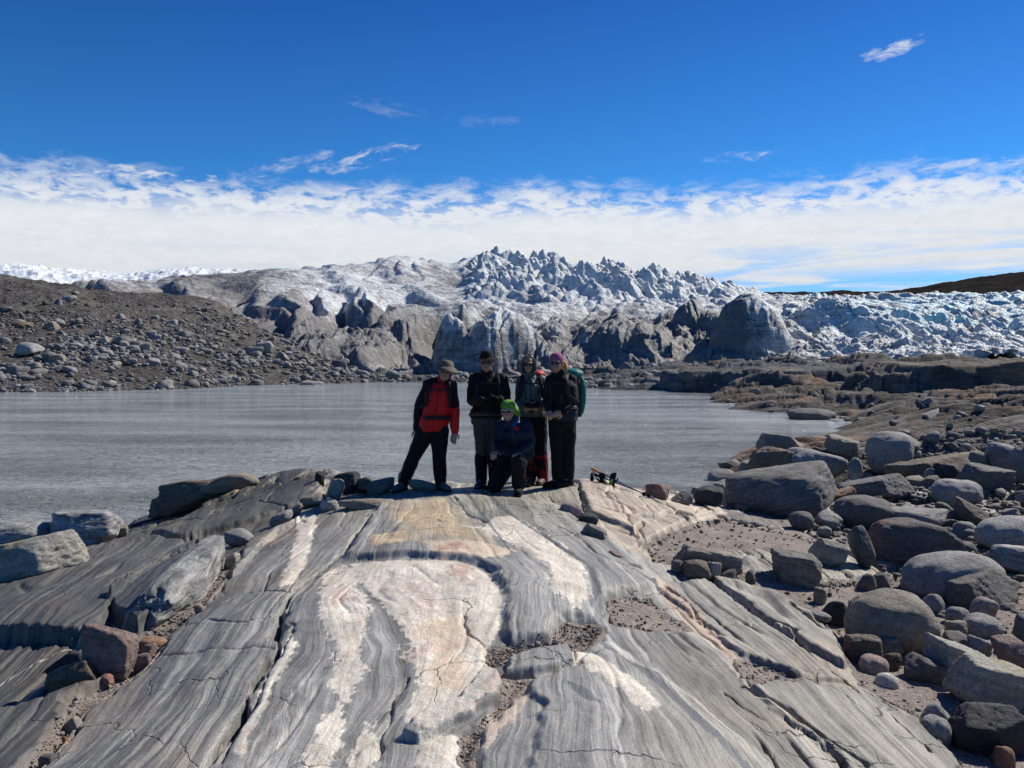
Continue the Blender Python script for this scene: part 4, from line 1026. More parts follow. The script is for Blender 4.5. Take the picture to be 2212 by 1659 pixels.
# on and round the main slab
B(1234,1100,25,16,-5,1117,'round','pink',"round pinkish purple cobble resting on the slab near the hikers")
B(1270,1124,22,16,-10,1140,'worn','black',"black stone behind the streaky dark one on the slab",n=4)
B(1286,1156,28,21,-32,1180,'block','dstreak',"streaky dark block lying in the fracture of the slab")
B(1330,1206,17,13,-15,1219,'block','redbrown',"reddish brown stone in the fracture of the slab",n=4)
B(1370,1229,21,12,-12,1241,'round','grey',"grey cobble at the lower end of the slab fracture",n=4)
B(1358,1213,9,7,0,1220,'worn','grey',"small grey stone above the grey cobble in the fracture",n=3)
B(1303,1197,8,6,0,1204,'block','redbrown',"small red stone at the top of the fracture's rubble",n=3)
B(712,1092,21,15,-4,1106,'round','pale',"smooth pale grey egg-shaped stone left of the hikers")
B(792,1088,60,12,0,1101,'worn','tan',"flat light rock below the red jacket hiker's shadow",depth=.6)
B(912,1050,34,13,-8,1062,'worn','tan',"flat tan rock between the boots of the hiker in red")
B(748,1043,32,24,5,1067,'block','black',"black jagged rock left of the hiker in red",n=5)
B(690,1035,12,17,0,1052,'block','black',"small black rock on the skyline of the slab by the river",n=4)
B(790,1045,24,17,0,1062,'block','dark',"dark rock right of the black jagged rock",n=4)
B(822,1050,30,15,10,1066,'worn','dark',"dark rounded rock behind the left boot of the hiker in red",n=4)
B(726,1055,16,22,-10,1078,'block','ochre',"ochre stained upright rock by the black jagged rock",n=4)
B(676,1081,29,14,12,1096,'worn','tan',"twisted tan block left of the pale egg-shaped stone")
B(637,1103,21,13,20,1117,'worn','tan',"tan stone in the row along the slab joint",n=4)
B(608,1120,26,14,25,1135,'worn','grey',"grey stone in the row along the slab joint",n=4)
B(515,1161,31,20,-6,1180,'round','grey',"round grey boulder perched on the left slab")
B(463,1211,21,15,5,1226,'block','dark',"dark grey stone below the perched round boulder",n=4)
B(500,1206,17,13,5,1219,'worn','ochre',"tan stone below the perched round boulder",n=4)
def lying(u0, v0, u1, v1, wd, ht, shape, mat, label):
    (xa, ya), (xb, yb) = BASE.hit(u0, v0), BASE.hit(u1, v1); seedc[0] += 1
    L = math.hypot(xb-xa, yb-ya); x, y = (xa+xb)/2, (ya+yb)/2; gz = BASE.z1(x, y)-.06
    V, Fq = rock_verts(seedc[0]*7, shape, 5); me = mesh_from('boulder', V*np.array([L/2, wd/2, ht/2], np.float32), Fq, RM[mat])
    o = link('boulder', me); o.location = (x, y, gz+ht*.36); o.rotation_euler = (0, -math.atan2(BASE.z1(xb, yb)-BASE.z1(xa, ya), L), math.atan2(yb-ya, xb-xa))
    return tag(o, label, 'boulder')
lying(335,1360,462,1212,.36,.30,'slab','streak',"long white and grey banded block wedged in the left gully")
B(243,1405,56,62,-8,1466,'block','redbrown',"large reddish angular rock standing in the left gully",depth=.8)
B(165,1462,58,38,10,1496,'block','brown',"dark brown rock leaning behind the large reddish rock",depth=.7)
B(148,1432,42,24,14,1452,'wedge','black',"black flat rock left of the large reddish rock",n=4)
B(330,1384,31,8,-3,1393,'round','rust',"orange flat stone right of the large reddish rock",n=4)
B(322,1401,14,10,0,1412,'worn','pink',"small pinkish stone below the orange flat stone",n=4)
B(308,1424,20,14,0,1438,'worn','redbrown',"reddish stone right of the foot of the large reddish rock",n=4)
B(230,1469,15,14,10,1482,'block','redbrown',"small rusty block at the foot of the large reddish rock",n=4)
B(430,1313,10,8,10,1321,'round','pink',"small pink pebble beside the white and grey banded block",n=3)
B(160,1560,18,13,20,1572,'worn','ochre',"small ochre stone low in the left gully",n=4)
B(142,1593,8,4,10,1598,'worn','rust',"tiny orange stone low in the left gully",n=3)
B(107,1636,19,10,20,1647,'worn','dark',"dark stone at the bottom of the left gully",n=4)
B(140,1093,104,23,9,1124,'slab','streak',"long pale block at the left water's edge, farthest of the pale blocks",depth=.45)
B(184,1134,82,34,-2,1180,'block','streak',"flat-topped pale banded block with a dark underside at the left")
B(22,1118,34,14,6,1134,'block','pale',"small pale block cut by the left edge at the water",n=4)
B(45,1160,64,32,10,1196,'worn','streak',"rounded pale block at the left edge between two larger ones")
B(75,1206,114,50,14,1268,'block','ochre',"large yellowish white block at the left edge, nearest of the pale blocks")
B(259,1148,20,15,0,1164,'block','tan',"small tan block right of the flat-topped pale block",n=4)
B(211,1186,17,10,0,1196,'worn','redbrown',"small reddish stone below the flat-topped pale block",n=4)
B(157,1218,14,7,0,1226,'worn','dark',"small dark stone in front of the large yellowish block",n=4)
B(362,1092,40,22,8,1112,'block','dark',"dark rock at the waterline left end of the brown crag",n=4)
B(420,1066,70,36,14,1100,'block','brown',"brown crag of rock rising from the river on the left")
B(500,1046,60,24,10,1074,'worn','tan',"tan top block of the brown crag on the left",n=4)

# ---- copies for the mass of smaller boulders
def shuffle_protos(shapes, mat, n, names):
    out = []
    for i, sh in enumerate(shapes):
        V, Fq = rock_verts(900+i*13, sh, n)
        out.append(mesh_from(names, V, Fq, mat))
    return out
def grid_pick(X, Y, H, cond, n, rs, power=0.0):
    """random surface points, evenly spread over what the picture shows of the surface"""
    vv = 790-(H-CAMZ)/Y*F
    w = np.zeros_like(H); w[:-1] = np.maximum(vv[:-1]-vv[1:], 0)
    run = np.minimum.accumulate(vv, axis=0); w *= (vv <= run+.5)
    uu = X/Y*F+CX
    w *= cond(uu, vv, X, Y, H)
    w[:, 0] = 0; w = w.ravel().astype(float); w /= w.sum()
    idx = rs.choice(len(w), n, replace=False, p=w)
    return X.ravel()[idx], Y.ravel()[idx], H.ravel()[idx], uu.ravel()[idx], vv.ravel()[idx]
def scatter(name, protos, pts, sizes, rs, label, cat, group, flat=.62, sink=.25):
    out = []
    for (x, y, z), s in zip(pts, sizes):
        me = protos[rs.randint(len(protos))]
        o = bpy.data.objects.new(name, me); COL.objects.link(o)
        e = rs.uniform(.7, 1.25); f = flat*rs.uniform(.75, 1.25)
        o.scale = (s*e, s/e, s*f); o.location = (x, y, z+s*f*(1-sink*2))
        o.rotation_euler = (rs.uniform(-.25, .25), rs.uniform(-.35, .35), rs.uniform(0, 6.28))
        l = label(x, y) if callable(label) else label
        g = group(x, y) if callable(group) else group
        tag(o, l, cat, g); out.append(o)
    return out
def rubble(name, pts, sizes, rs, mat, n=1, flat=.62, sink=.2, shapes=('worn','block','round','wedge')):
    """countless small stones as one mesh"""
    base = [rock_verts(700+i*11, shapes[i % len(shapes)], n) for i in range(10)]
    Vs, Fs, Rs = [], [], []; off = 0
    for (x, y, z), s in zip(pts, sizes):
        V, Fq = base[rs.randint(len(base))]
        a = rs.uniform(0, 6.28); c, sn = math.cos(a), math.sin(a); e = rs.uniform(.7, 1.3); f = flat*rs.uniform(.7, 1.3)
        v = V*np.array([s*e, s/e, s*f]); t = rs.uniform(-.4, .4)
        v = np.stack([v[:,0]*math.cos(t)+v[:,2]*math.sin(t), v[:,1], -v[:,0]*math.sin(t)+v[:,2]*math.cos(t)], 1)
        v = np.stack([v[:,0]*c-v[:,1]*sn, v[:,0]*sn+v[:,1]*c, v[:,2]], 1)+np.array([x, y, z+s*f*(1-2*sink)])
        Vs.append(v); Fs.append(Fq+off); off += len(V); Rs.append(np.full(len(V), rs.rand()))
    me = mesh_from(name, np.concatenate(Vs), np.concatenate(Fs), mat, smooth=(n > 1))
    at = me.attributes.new('tone', 'FLOAT', 'POINT'); at.data.foreach_set('value', np.concatenate(Rs).astype(np.float32))
    o = link(name, me); o['kind'] = 'stuff'
    return o
def rubble_mat(name, cA, cB, warm):
    m, nt, b = new_mat(name)
    t = nt.attr('tone').outputs['Fac']; pos = nt.new('ShaderNodeNewGeometry').outputs['Position']
    c = nt.mix(t, cA, cB); h2 = nt.math('FRACT', nt.math('MULTIPLY', t, 13.7)); c = nt.mix(nt.math('MULTIPLY', nt.mr(h2, .78, 1.0), .8), c, warm)
    n = nt.noise(pos, 6.0, 5, .75); sc = nt.vmath('SCALE', c); nt.l.new(nt.mr(n, .3, .7, .7, 1.3), sc.node.inputs['Scale'])
    nt.l.new(sc, b.inputs['Base Color']); b.inputs['Roughness'].default_value = .85; b.inputs['Specular IOR Level'].default_value = .25
    nt.l.new(nt.bump(n, .5, .05), b.inputs['Normal'])
    return m
M_RUB = rubble_mat('moraine_rubble', (.09,.086,.08), (.29,.28,.262), (.20,.15,.115))
M_PEB = rubble_mat('pebbles', (.07,.062,.056), (.25,.23,.205), (.26,.15,.10))
M_PEB2 = rubble_mat('shore_rubble', (.075,.069,.061), (.25,.23,.20), (.20,.15,.11))
SHAPES = ['worn','block','round','wedge','worn','block','slab','round','block','worn']

# moraine: the three hundred largest one by one, the rest as a mass
rs = np.random.RandomState(5)
Xm, Ym = polar(-.66, .2, 700, 70.0, 168.0, 420); Hm = moraine(Xm, Ym)
def mcond(u, v, X, Y, H):
    d = sstep(640, 730, v)*.9+.1
    d = d*(1-.85*np.exp(-((u-330)/170)**2-((v-800)/22)**2))                 # bare sandy patch
    d = d*(.12+1.5*np.clip(fbm2(X*.12, Y*.10, 601, 3)+.35, 0, 1.4))
    return d*(H > WATER-.1)*(u > -150)*(u < 1440)*(Y < 150)
X1, Y1, Z1, U1, V1 = grid_pick(Xm, Ym, Hm, mcond, 7300, rs)
spx = np.clip(rs.lognormal(math.log(2.3), .62, len(X1)), 1.0, 14)*(.75+.5*sstep(660, 800, V1))
for i, (u, v, s) in enumerate([(62,752,21),(126,775,16),(125,660,14),(150,648,15),(42,700,11),(110,711,14),(310,757,18),(575,752,17),(300,700,13),(390,790,13),(275,712,11),(640,790,10),(700,800,11),(500,795,11),(560,790,10),(480,720,9),(200,745,10),(20,670,12)]):
    j = np.argmin((U1-u)**2+(V1-v)**2); spx[j] = s*.55*1.6
size = spx/F*Y1
order = np.argsort(-spx); big = order[:290]; rest = order[290:]
MP = shuffle_protos(SHAPES, RM['moraine'], 3, 'stone')
def mlab(x, y):
    u = x/y*F+CX
    return "grey stone lying on the brown moraine across the river" if u < 850 else "grey stone on the low bank under the glacier front"
def mgrp(x, y): return "stones scattered over the moraine" if x/y*F+CX < 850 else "stones along the low bank"
big_set = list(zip(X1[big], Y1[big], Z1[big]))
objs = scatter('stone', MP, big_set[1:], size[big][1:], rs, mlab, 'stone', mgrp)
rubble('moraine_rubble', list(zip(X1[rest], Y1[rest], Z1[rest])), size[rest], rs, M_RUB, 1)
def special(u, v, a, b, y, shape, mat, label, tilt=0, n=4):
    seedc[0] += 1
    x, y, z = at_y(u, v, y); V, Fq = rock_verts(seedc[0]*5, shape, n)
    me = mesh_from('boulder', V*np.array([a/F*y, a/F*y*.9, b/F*y], np.float32), Fq, RM[mat]); o = link('boulder', me); o.location = (x, y, z)
    o.rotation_euler = (0, -math.radians(tilt), 0); tag(o, label, 'boulder'); return o
special(674,831,24,9,104,'worn','grey',"lone grey boulder standing in the river off the left bank",-6)
special(126,776,19,11,88,'worn','tan',"tan boulder at the foot of the moraine beside a larger grey one")
special(62,754,25,15,90,'worn','pale',"largest pale boulder low on the left of the moraine")
special(160,640,17,8,142,'worn','grey',"flat boulder on top of the stone pile near the moraine crest",-15)
special(142,654,12,11,141,'block','dark',"dark boulder holding up the flat one near the moraine crest")
special(176,662,13,7,139,'block','grey',"grey boulder at the right foot of the stone pile on the moraine")
special(310,758,19,11,97,'block','grey',"blocky grey boulder in the middle of the moraine foot",5)
special(574,752,18,16,118,'block','grey',"tall grey boulder on the right of the moraine foot")
special(38,702,26,9,102,'worn','brown',"brown boulder half way up the left edge of the moraine")
special(111,704,15,11,103,'block','tan',"square pale brown boulder half way up the moraine")

def relabel_moraine():
    A_ = [((674,831),"the lone river boulder"),((126,776),"the tan boulder"),((62,754),"the largest pale boulder"),((160,648),"the crest stone pile"),((310,758),"the blocky grey boulder"),
          ((574,752),"the tall grey boulder"),((38,702),"the brown boulder at the left edge"),((111,704),"the square pale brown boulder")]
    relabel(objs, A_, "grey moraine stone")
# right shore: boulders between the big ones, then rubble
rs = np.random.RandomState(9)
sa = np.linspace(-.6, .66, 520); ta = np.exp(np.linspace(math.log(3.0), math.log(95.0), 620)); S_, Y_ = np.meshgrid(sa, ta); Xg = (S_*Y_).astype(np.float32); Yg = Y_.astype(np.float32)
Hg = ground(Xg, Yg, False)
def inpoly(pts):
    return lambda u, v: poly_sd(u.astype(np.float32), v.astype(np.float32), pts)
fld = inpoly([(1500,1085),(1560,1040),(1800,960),(1950,935),(2300,930),(2300,1480),(2120,1420),(2010,1360),(2020,1290),(1960,1275),(1930,1250),(1800,1170),(1700,1130)])
def fcond(u, v, X, Y, H): return (fld(u, v) > 0)*(H > WATER-.05)*(.5+sstep(1800, 2100, u))
X1, Y1, Z1, U1, V1 = grid_pick(Xg, Yg, Hg, fcond, 420, rs)
s = np.clip(rs.lognormal(math.log(11), .42, len(X1)), 5, 28)
ok = []
for i in range(len(X1)):
    bad = any(((U1[i]-m[0])/(m[2]*.85))**2+((V1[i]-s[i]*.4-m[1])/(m[3]*.85))**2 < 1 for m in MAIN)
    if not bad: ok.append(i)
ok = np.array(ok)[:118]
SP = shuffle_protos(SHAPES, RM['shore'], 4, 'boulder')
def flab(x, y):
    return "smaller grey boulder in the dark boulder field on the right shore"
fo = scatter('boulder', SP, list(zip(X1[ok], Y1[ok], Z1[ok])), s[ok]/F*Y1[ok], rs, flab, 'boulder', "smaller boulders of the right shore field", flat=.7)
ANCH = [((1687,1054),"the long tilted boulder"),((1921,969),"the big round smooth boulder"),((1891,1043),"the striped wedge boulder"),((1862,1106),"the dark egg-shaped boulder"),
        ((1986,1120),"the long blue grey boulder"),((1970,1176),"the red veined boulder"),((2056,1239),"the smooth whaleback boulder"),((2130,1266),"the dark leaning slab"),
        ((2182,1150),"the speckled boulder at the right edge"),((2100,1112),"the brown pitted boulder"),((2064,1062),"the pale veined boulder"),((2132,1033),"the broad blue black block"),
        ((2020,990),"the dark brown sloping slab"),((2161,972),"the flat-topped grey boulder"),((1752,990),"the low sloping boulder"),((1925,1334),"the large banded boulder")]
ORD = ['nearest','second nearest','third nearest','fourth nearest','fifth nearest','sixth nearest','seventh nearest','eighth nearest','ninth nearest','tenth nearest','eleventh nearest','twelfth nearest']
def relabel(objs, anchors, head):
    bins = {}
    for o in objs:
        u = o.location.x/o.location.y*F+CX; v = 790-(o.location.z-CAMZ)/o.location.y*F
        d, a, (au, av) = min((math.hypot(u-q[0][0], (v-q[0][1])*1.3), q[1], q[0]) for q in anchors)
        sd = ('right of' if u > au else 'left of') if abs(u-au) > abs(v-av)*1.3 else ('behind' if v < av else 'in front of')
        bins.setdefault((a, sd), []).append((d, o))
    for (a, sd), l in bins.items():
        l.sort(key=lambda t: t[0])
        for i, (d, o) in enumerate(l):
            if i < len(ORD): o['label'] = "%s, %s %s %s" % (head, ORD[i], sd, a)
relabel(fo, ANCH, "small grey boulder")
def lcond(u, v, X, Y, H): return (u > 1560)*(v < 935)*(v > 850)*(H > WATER-.05)
X1, Y1, Z1, U1, V1 = grid_pick(Xg, Yg, Hg, lcond, 36, rs)
s = np.clip(rs.lognormal(math.log(6), .4, len(X1)), 3, 14)
fl = scatter('boulder', SP, list(zip(X1, Y1, Z1)), s/F*Y1, rs, "loose grey boulder lying on the far ledges behind the inlet", 'boulder', "loose boulders on the far ledges", flat=.6)
relabel(fl, [((1752,899),"the dark inlet boulder"),((2024,896),"the pale topped ledge boulder"),((2130,876),"the small round ledge boulder"),((1870,910),"the dark flat inlet stone")], "loose grey boulder")
X1, Y1, Z1, U1, V1 = grid_pick(Xg, Yg, Hg, fcond, 4200, rs)
rubble('shore_rubble', list(zip(X1, Y1, Z1)), np.clip(rs.lognormal(math.log(4.2), .5, len(X1)), 1.5, 13)/F*Y1, rs, M_PEB2, 2)
relabel_moraine()
# pebbles on the sand, in the gullies and cracks
HS = ground(Xg, Yg, False)
md = np.full(Xg.shape, -1.0, np.float32)
for poly, dd in pockets: md = np.maximum(md, poly_sd(Xg, Yg, poly))
bsand = BASE(Xg, Yg); deep_ = np.zeros_like(Xg)
for poly, dd in pockets: deep_ = np.maximum(deep_, dd*sstep(-0.02, 0.05, poly_sd(Xg, Yg, poly)))
HP = np.maximum(HS, np.where(md > -.1, bsand-deep_*.62-.35*(1-sstep(-.1, 0, md)), -9))
def pcond(u, v, X, Y, H): return (md > .012)*(1.0*sstep(.12, 0.0, md)+.12+.5*(u < 560)+.6*(u > 980)*(u < 1300))*(v > 1120)
X1, Y1, Z1, U1, V1 = grid_pick(Xg, Yg, HP, pcond, 3600, rs)
rubble('pebbles', list(zip(X1, Y1, Z1)), np.clip(rs.lognormal(math.log(1.9), .45, len(X1)), .8, 8)/F*Y1, rs, M_PEB, 2, flat=.7)
# ================================================================== the hikers
def hit_ground(u, v, y0=8.5, y1=12.5):
    ys = np.linspace(y0, y1, 700).astype(np.float32); k = sx(u, v); h = ground(k*ys, ys, False); r = CAMZ+slope(v)*ys
    w = np.nonzero(r < h)[0]; i = w[0] if len(w) else len(ys)-1
    return float(ys[i])
def UV(cx, cy): return (940+cx/3.687)*.8848, (820+cy/3.687)*.8848
def cloth(name, c, rough=.85, weave=.0, c2=None, sc=30):
    m, nt, b = new_mat(name); pos = nt.new('ShaderNodeTexCoord').outputs['Object']
    n = nt.noise(pos, 7.0, 4, .6)
    col = nt.mix(nt.mr(n, .3, .7), tuple(x*.82 for x in c), tuple(min(x*1.15, 1) for x in c))
    if c2: col = nt.mix(nt.mr(nt.noise(nt.mapping(pos, scale=(1,1,1.6)), sc, 3, .6, 1.5), .48, .54), col, c2)
    nt.l.new(col, b.inputs['Base Color']); b.inputs['Roughness'].default_value = rough; b.inputs['Specular IOR Level'].default_value = .25
    nt.l.new(nt.bump(nt.noise(pos, 160.0, 2, .6), .25, .002, nt.bump(n, .3, .01)), b.inputs['Normal'])
    return m
CM = {'skin': cloth('skin', (.36,.21,.155), .55), 'black': cloth('black_fabric', (.007,.007,.008)), 'softblack': cloth('matt_black_fabric', (.009,.009,.010), .95),
      'red': cloth('red_shell_fabric', (.50,.010,.008), .6), 'darkred': cloth('dark_red_fabric', (.22,.010,.012)), 'khaki': cloth('khaki_cotton', (.12,.11,.08)),
      'greytrs': cloth('grey_trousers_fabric', (.060,.060,.056)), 'navy': cloth('navy_shell_fabric', (.007,.013,.028), .6), 'green': cloth('green_striped_fabric', (.12,.30,.035), .9, c2=(.08,.20,.03), sc=18),
      'grey': cloth('slate_grey_shell', (.085,.105,.115), .6), 'blue': cloth('blue_fabric', (.015,.06,.15), .6), 'teal': cloth('teal_pack_cloth', (.006,.15,.125), .6), 'pack': cloth('black_pack_cloth', (.010,.011,.015), .7),
      'pink': cloth('pink_patterned_knit', (.40,.08,.15), .9, c2=(.16,.10,.20), sc=55), 'hair': cloth('blond_hair', (.62,.30,.07), .5), 'darkhair': cloth('dark_hair', (.04,.025,.018), .5), 'leather': cloth('brown_boot_leather', (.10,.055,.035), .6),
      'greyboot': cloth('grey_boot', (.10,.10,.105), .6), 'white': cloth('white_plastic', (.75,.75,.73), .4), 'lime': cloth('lime_cord', (.45,.60,.08), .7), 'orange': cloth('orange_grip', (.55,.20,.07), .6), 'lips': cloth('lips', (.38,.13,.11), .5), 'olive': cloth('olive_webbing', (.07,.075,.05), .9)}
mg, ng, bg_ = new_mat('dark_lens'); bg_.inputs['Base Color'].default_value = (.01,.01,.012,1); bg_.inputs['Roughness'].default_value = .08; CM['lens'] = mg
mg, ng, bg_ = new_mat('blue_aluminium'); bg_.inputs['Base Color'].default_value = (.06,.10,.2,1); bg_.inputs['Roughness'].default_value = .3; bg_.inputs['Metallic'].default_value = .8; CM['alu'] = mg

SEG = 18
class Vol:
    """closed pieces that are fused into one surface"""
    def __init__(s): s.V = []; s.F = []; s.n = 0
    def rings(s, C, U_, W_):
        """C centres, U_/W_ half-axis vectors of each ring"""
        k = len(C); a = np.linspace(0, 2*math.pi, SEG, endpoint=False)
        V = np.concatenate([np.asarray(C[i])+np.outer(np.cos(a), U_[i])+np.outer(np.sin(a), W_[i]) for i in range(k)]+[[C[0]], [C[-1]]])
        Fs = []
        for i in range(k-1):
            for j in range(SEG):
                q = (j+1) % SEG; A, B_, Cc, D_ = i*SEG+j, i*SEG+q, (i+1)*SEG+q, (i+1)*SEG+j
                Fs += [(A, B_, Cc), (A, Cc, D_)]
        for j in range(SEG):
            q = (j+1) % SEG; Fs += [(k*SEG, q, j), (k*SEG+1, (k-1)*SEG+j, (k-1)*SEG+q)]
        s.V.append(V); s.F.append(np.array(Fs)+s.n); s.n += len(V); return s
    def loft(s, rr):
        """horizontal ellipses: (centre, rx, ry[, yaw])"""
        C, U_, W_ = [], [], []
        for r in rr:
            c, rx, ry = r[:3]; yw = r[3] if len(r) > 3 else 0
            C.append(np.array(c)); U_.append(np.array([rx*math.cos(yw), rx*math.sin(yw), 0])); W_.append(np.array([-ry*math.sin(yw), ry*math.cos(yw), 0]))
        c0, c1 = C[0], C[-1]; up = np.sign(c1[2]-c0[2]) or 1
        C = [c0-np.array([0,0,up*.012])]+C+[c1+np.array([0,0,up*.012])]
        U_ = [U_[0]*.72]+U_+[U_[-1]*.72]; W_ = [W_[0]*.72]+W_+[W_[-1]*.72]
        return s.rings(C, U_, W_)
    def tube(s, pts, rad, flat=1.0, ref=(0, 1, 0)):
        """round or flattened limb along points, rounded ends"""
        P = [np.array(p, float) for p in pts]; R_ = [float(r) for r in rad]
        # refine along a smooth curve
        Q, Rr = [], []
        for i in range(len(P)-1):
            p0 = P[max(i-1, 0)]; p1 = P[i]; p2 = P[i+1]; p3 = P[min(i+2, len(P)-1)]
            for t in np.linspace(0, 1, 5)[:-1]:
                q = .5*((2*p1)+(-p0+p2)*t+(2*p0-5*p1+4*p2-p3)*t*t+(-p0+3*p1-3*p2+p3)*t**3)
                Q.append(p1+(p2-p1)*t if len(P) == 2 else .5*q+.5*(p1+(p2-p1)*t)); Rr.append(R_[i]+(R_[i+1]-R_[i])*t)
        Q.append(P[-1]); Rr.append(R_[-1])
        C, U_, W_ = [], [], []
        ref = np.array(ref, float)
        def frame(d):
            d = d/np.linalg.norm(d); w = ref-d*np.dot(ref, d)
            if np.linalg.norm(w) < .1: w = np.array([1., .2, .1])-d*np.dot([1., .2, .1], d)
            w /= np.linalg.norm(w); return np.cross(d, w), w, d
        for i, q in enumerate(Q):
            d = Q[min(i+1, len(Q)-1)]-Q[max(i-1, 0)]; u_, w_, dn = frame(d)
            if i == 0:
                for a in (.98, .75, .4): C.append(q-dn*Rr[0]*a); k = math.sqrt(1-a*a); U_.append(u_*Rr[0]*k); W_.append(w_*Rr[0]*k*flat)
            C.append(q); U_.append(u_*Rr[i]); W_.append(w_*Rr[i]*flat)
            if i == len(Q)-1:
                for a in (.4, .75, .98): C.append(q+dn*Rr[-1]*a); k = math.sqrt(1-a*a); U_.append(u_*Rr[-1]*k); W_.append(w_*Rr[-1]*k*flat)
        return s.rings(C, U_, W_)
    def ball(s, c, rx, ry, rz, yaw=0, roll=0):
        C, U_, W_ = [], [], []; M = Matrix.Rotation(yaw, 3, 'Z') @ Matrix.Rotation(roll, 3, 'Y')
        for a in np.linspace(-.985, .985, 13):
            k = math.sqrt(1-a*a)
            C.append(np.array(c)+np.array(M @ Vector((0, 0, a*rz)))); U_.append(np.array(M @ Vector((rx*k, 0, 0)))); W_.append(np.array(M @ Vector((0, ry*k, 0))))
        return s.rings(C, U_, W_)
    def build(s, name, mat, parent, voxel=.010, smooth=4, fold=0.0, seed=0, stretch=(1,1,1)):
        me = mesh_from(name+'_raw', np.concatenate(s.V), np.concatenate(s.F))
        o = bpy.data.objects.new(name, me); COL.objects.link(o)
        r = o.modifiers.new('r', 'REMESH'); r.mode = 'VOXEL'; r.voxel_size = voxel; r.use_smooth_shade = True
        if smooth:
            m = o.modifiers.new('s', 'SMOOTH'); m.factor = .5; m.iterations = smooth
        dg = bpy.context.evaluated_depsgraph_get(); dg.update()
        out = bpy.data.meshes.new_from_object(o.evaluated_get(dg)); bpy.data.objects.remove(o); bpy.data.meshes.remove(me)
        out.name = name
        if fold:
            n = len(out.vertices); co = np.empty(n*3, np.float32); out.vertices.foreach_get('co', co); co = co.reshape(-1, 3)
            no = np.empty(n*3, np.float32); out.vertices.foreach_get('normal', no); no = no.reshape(-1, 3)
            q = co*np.array(stretch, np.float32)
            f = ridged2(q[:,0]*9+q[:,1]*5, q[:,2]*9+q[:,1]*3, seed+11, 3, .5)*.5+fbm3(q[:,0]*6, q[:,1]*6, q[:,2]*6, seed, 3)*.7
            co = co+no*(fold*f)[:,None]; out.vertices.foreach_set('co', co.ravel()); out.update()
        out.polygons.foreach_set('use_smooth', np.ones(len(out.polygons), bool))
        out.materials.append(CM[mat] if isinstance(mat, str) else mat)
        ob = link(name, out, parent)
        if parent: ob.matrix_parent_inverse = Matrix.Identity(4); ob.location = (0, 0, 0)
        return ob
def plain(name, vol, mat, parent):
    """piece that keeps its own thin shape (straps, lenses, poles)"""
    me = mesh_from(name, np.concatenate(vol.V), np.concatenate(vol.F), CM[mat])
    return link(name, me, parent)
def sheet(name, pts_rows, th, mat, parent):
    """thin curved sheet with thickness, rows of points"""
    V = np.array(pts_rows, float); r, c, _ = V.shape
    idx = np.arange(r*c).reshape(r, c)
    me = mesh_from(name, V.reshape(-1, 3), np.stack([idx[:-1,:-1], idx[:-1,1:], idx[1:,1:], idx[1:,:-1]], -1).reshape(-1, 4), CM[mat])
    o = link(name, me, parent); m = o.modifiers.new('t', 'SOLIDIFY'); m.thickness = th; return o

def v3(*a): return np.array(a, float)
def hand(vol, wr, tip, thumb_side, curl=.5, normal=(0, -1, 0), L=.18):
    """palm, four bent fingers and a thumb, from wrist towards tip; normal = the way the palm looks"""
    wr = np.array(wr); d = np.array(tip)-wr; d = d/np.linalg.norm(d)
    nrm = np.array(normal, float); nrm -= d*np.dot(nrm, d); nrm /= np.linalg.norm(nrm)
    side = np.cross(d, nrm)*thumb_side
    pc = wr+d*.05
    vol.tube([wr-d*.02, wr+d*.02, wr+d*.085], [.026, .034, .040], flat=.42, ref=nrm)
    for i, (o_, l_) in enumerate([(.030, .070), (.010, .078), (-.010, .073), (-.030, .058)]):
        b0 = wr+d*.085+side*o_; c1 = curl*(.9+.12*i)
        b1 = b0+(d*math.cos(c1*.5)+nrm*math.sin(c1*.5))*l_*.5
        b2 = b1+(d*math.cos(c1*1.5)+nrm*math.sin(c1*1.5))*l_*.3
        b3 = b2+(d*math.cos(c1*2.2)+nrm*math.sin(c1*2.2))*l_*.22
        vol.tube([b0-d*.02, b0, b1, b2, b3], [.0095, .0098, .0092, .0085, .0075])
    t0 = wr+d*.025+side*.028; t1 = t0+(d*.65+side*.6+nrm*.3)*.045; t2 = t1+(d*.85+side*.1+nrm*.4)*.035
    vol.tube([t0, t1, t2], [.014, .012, .009])

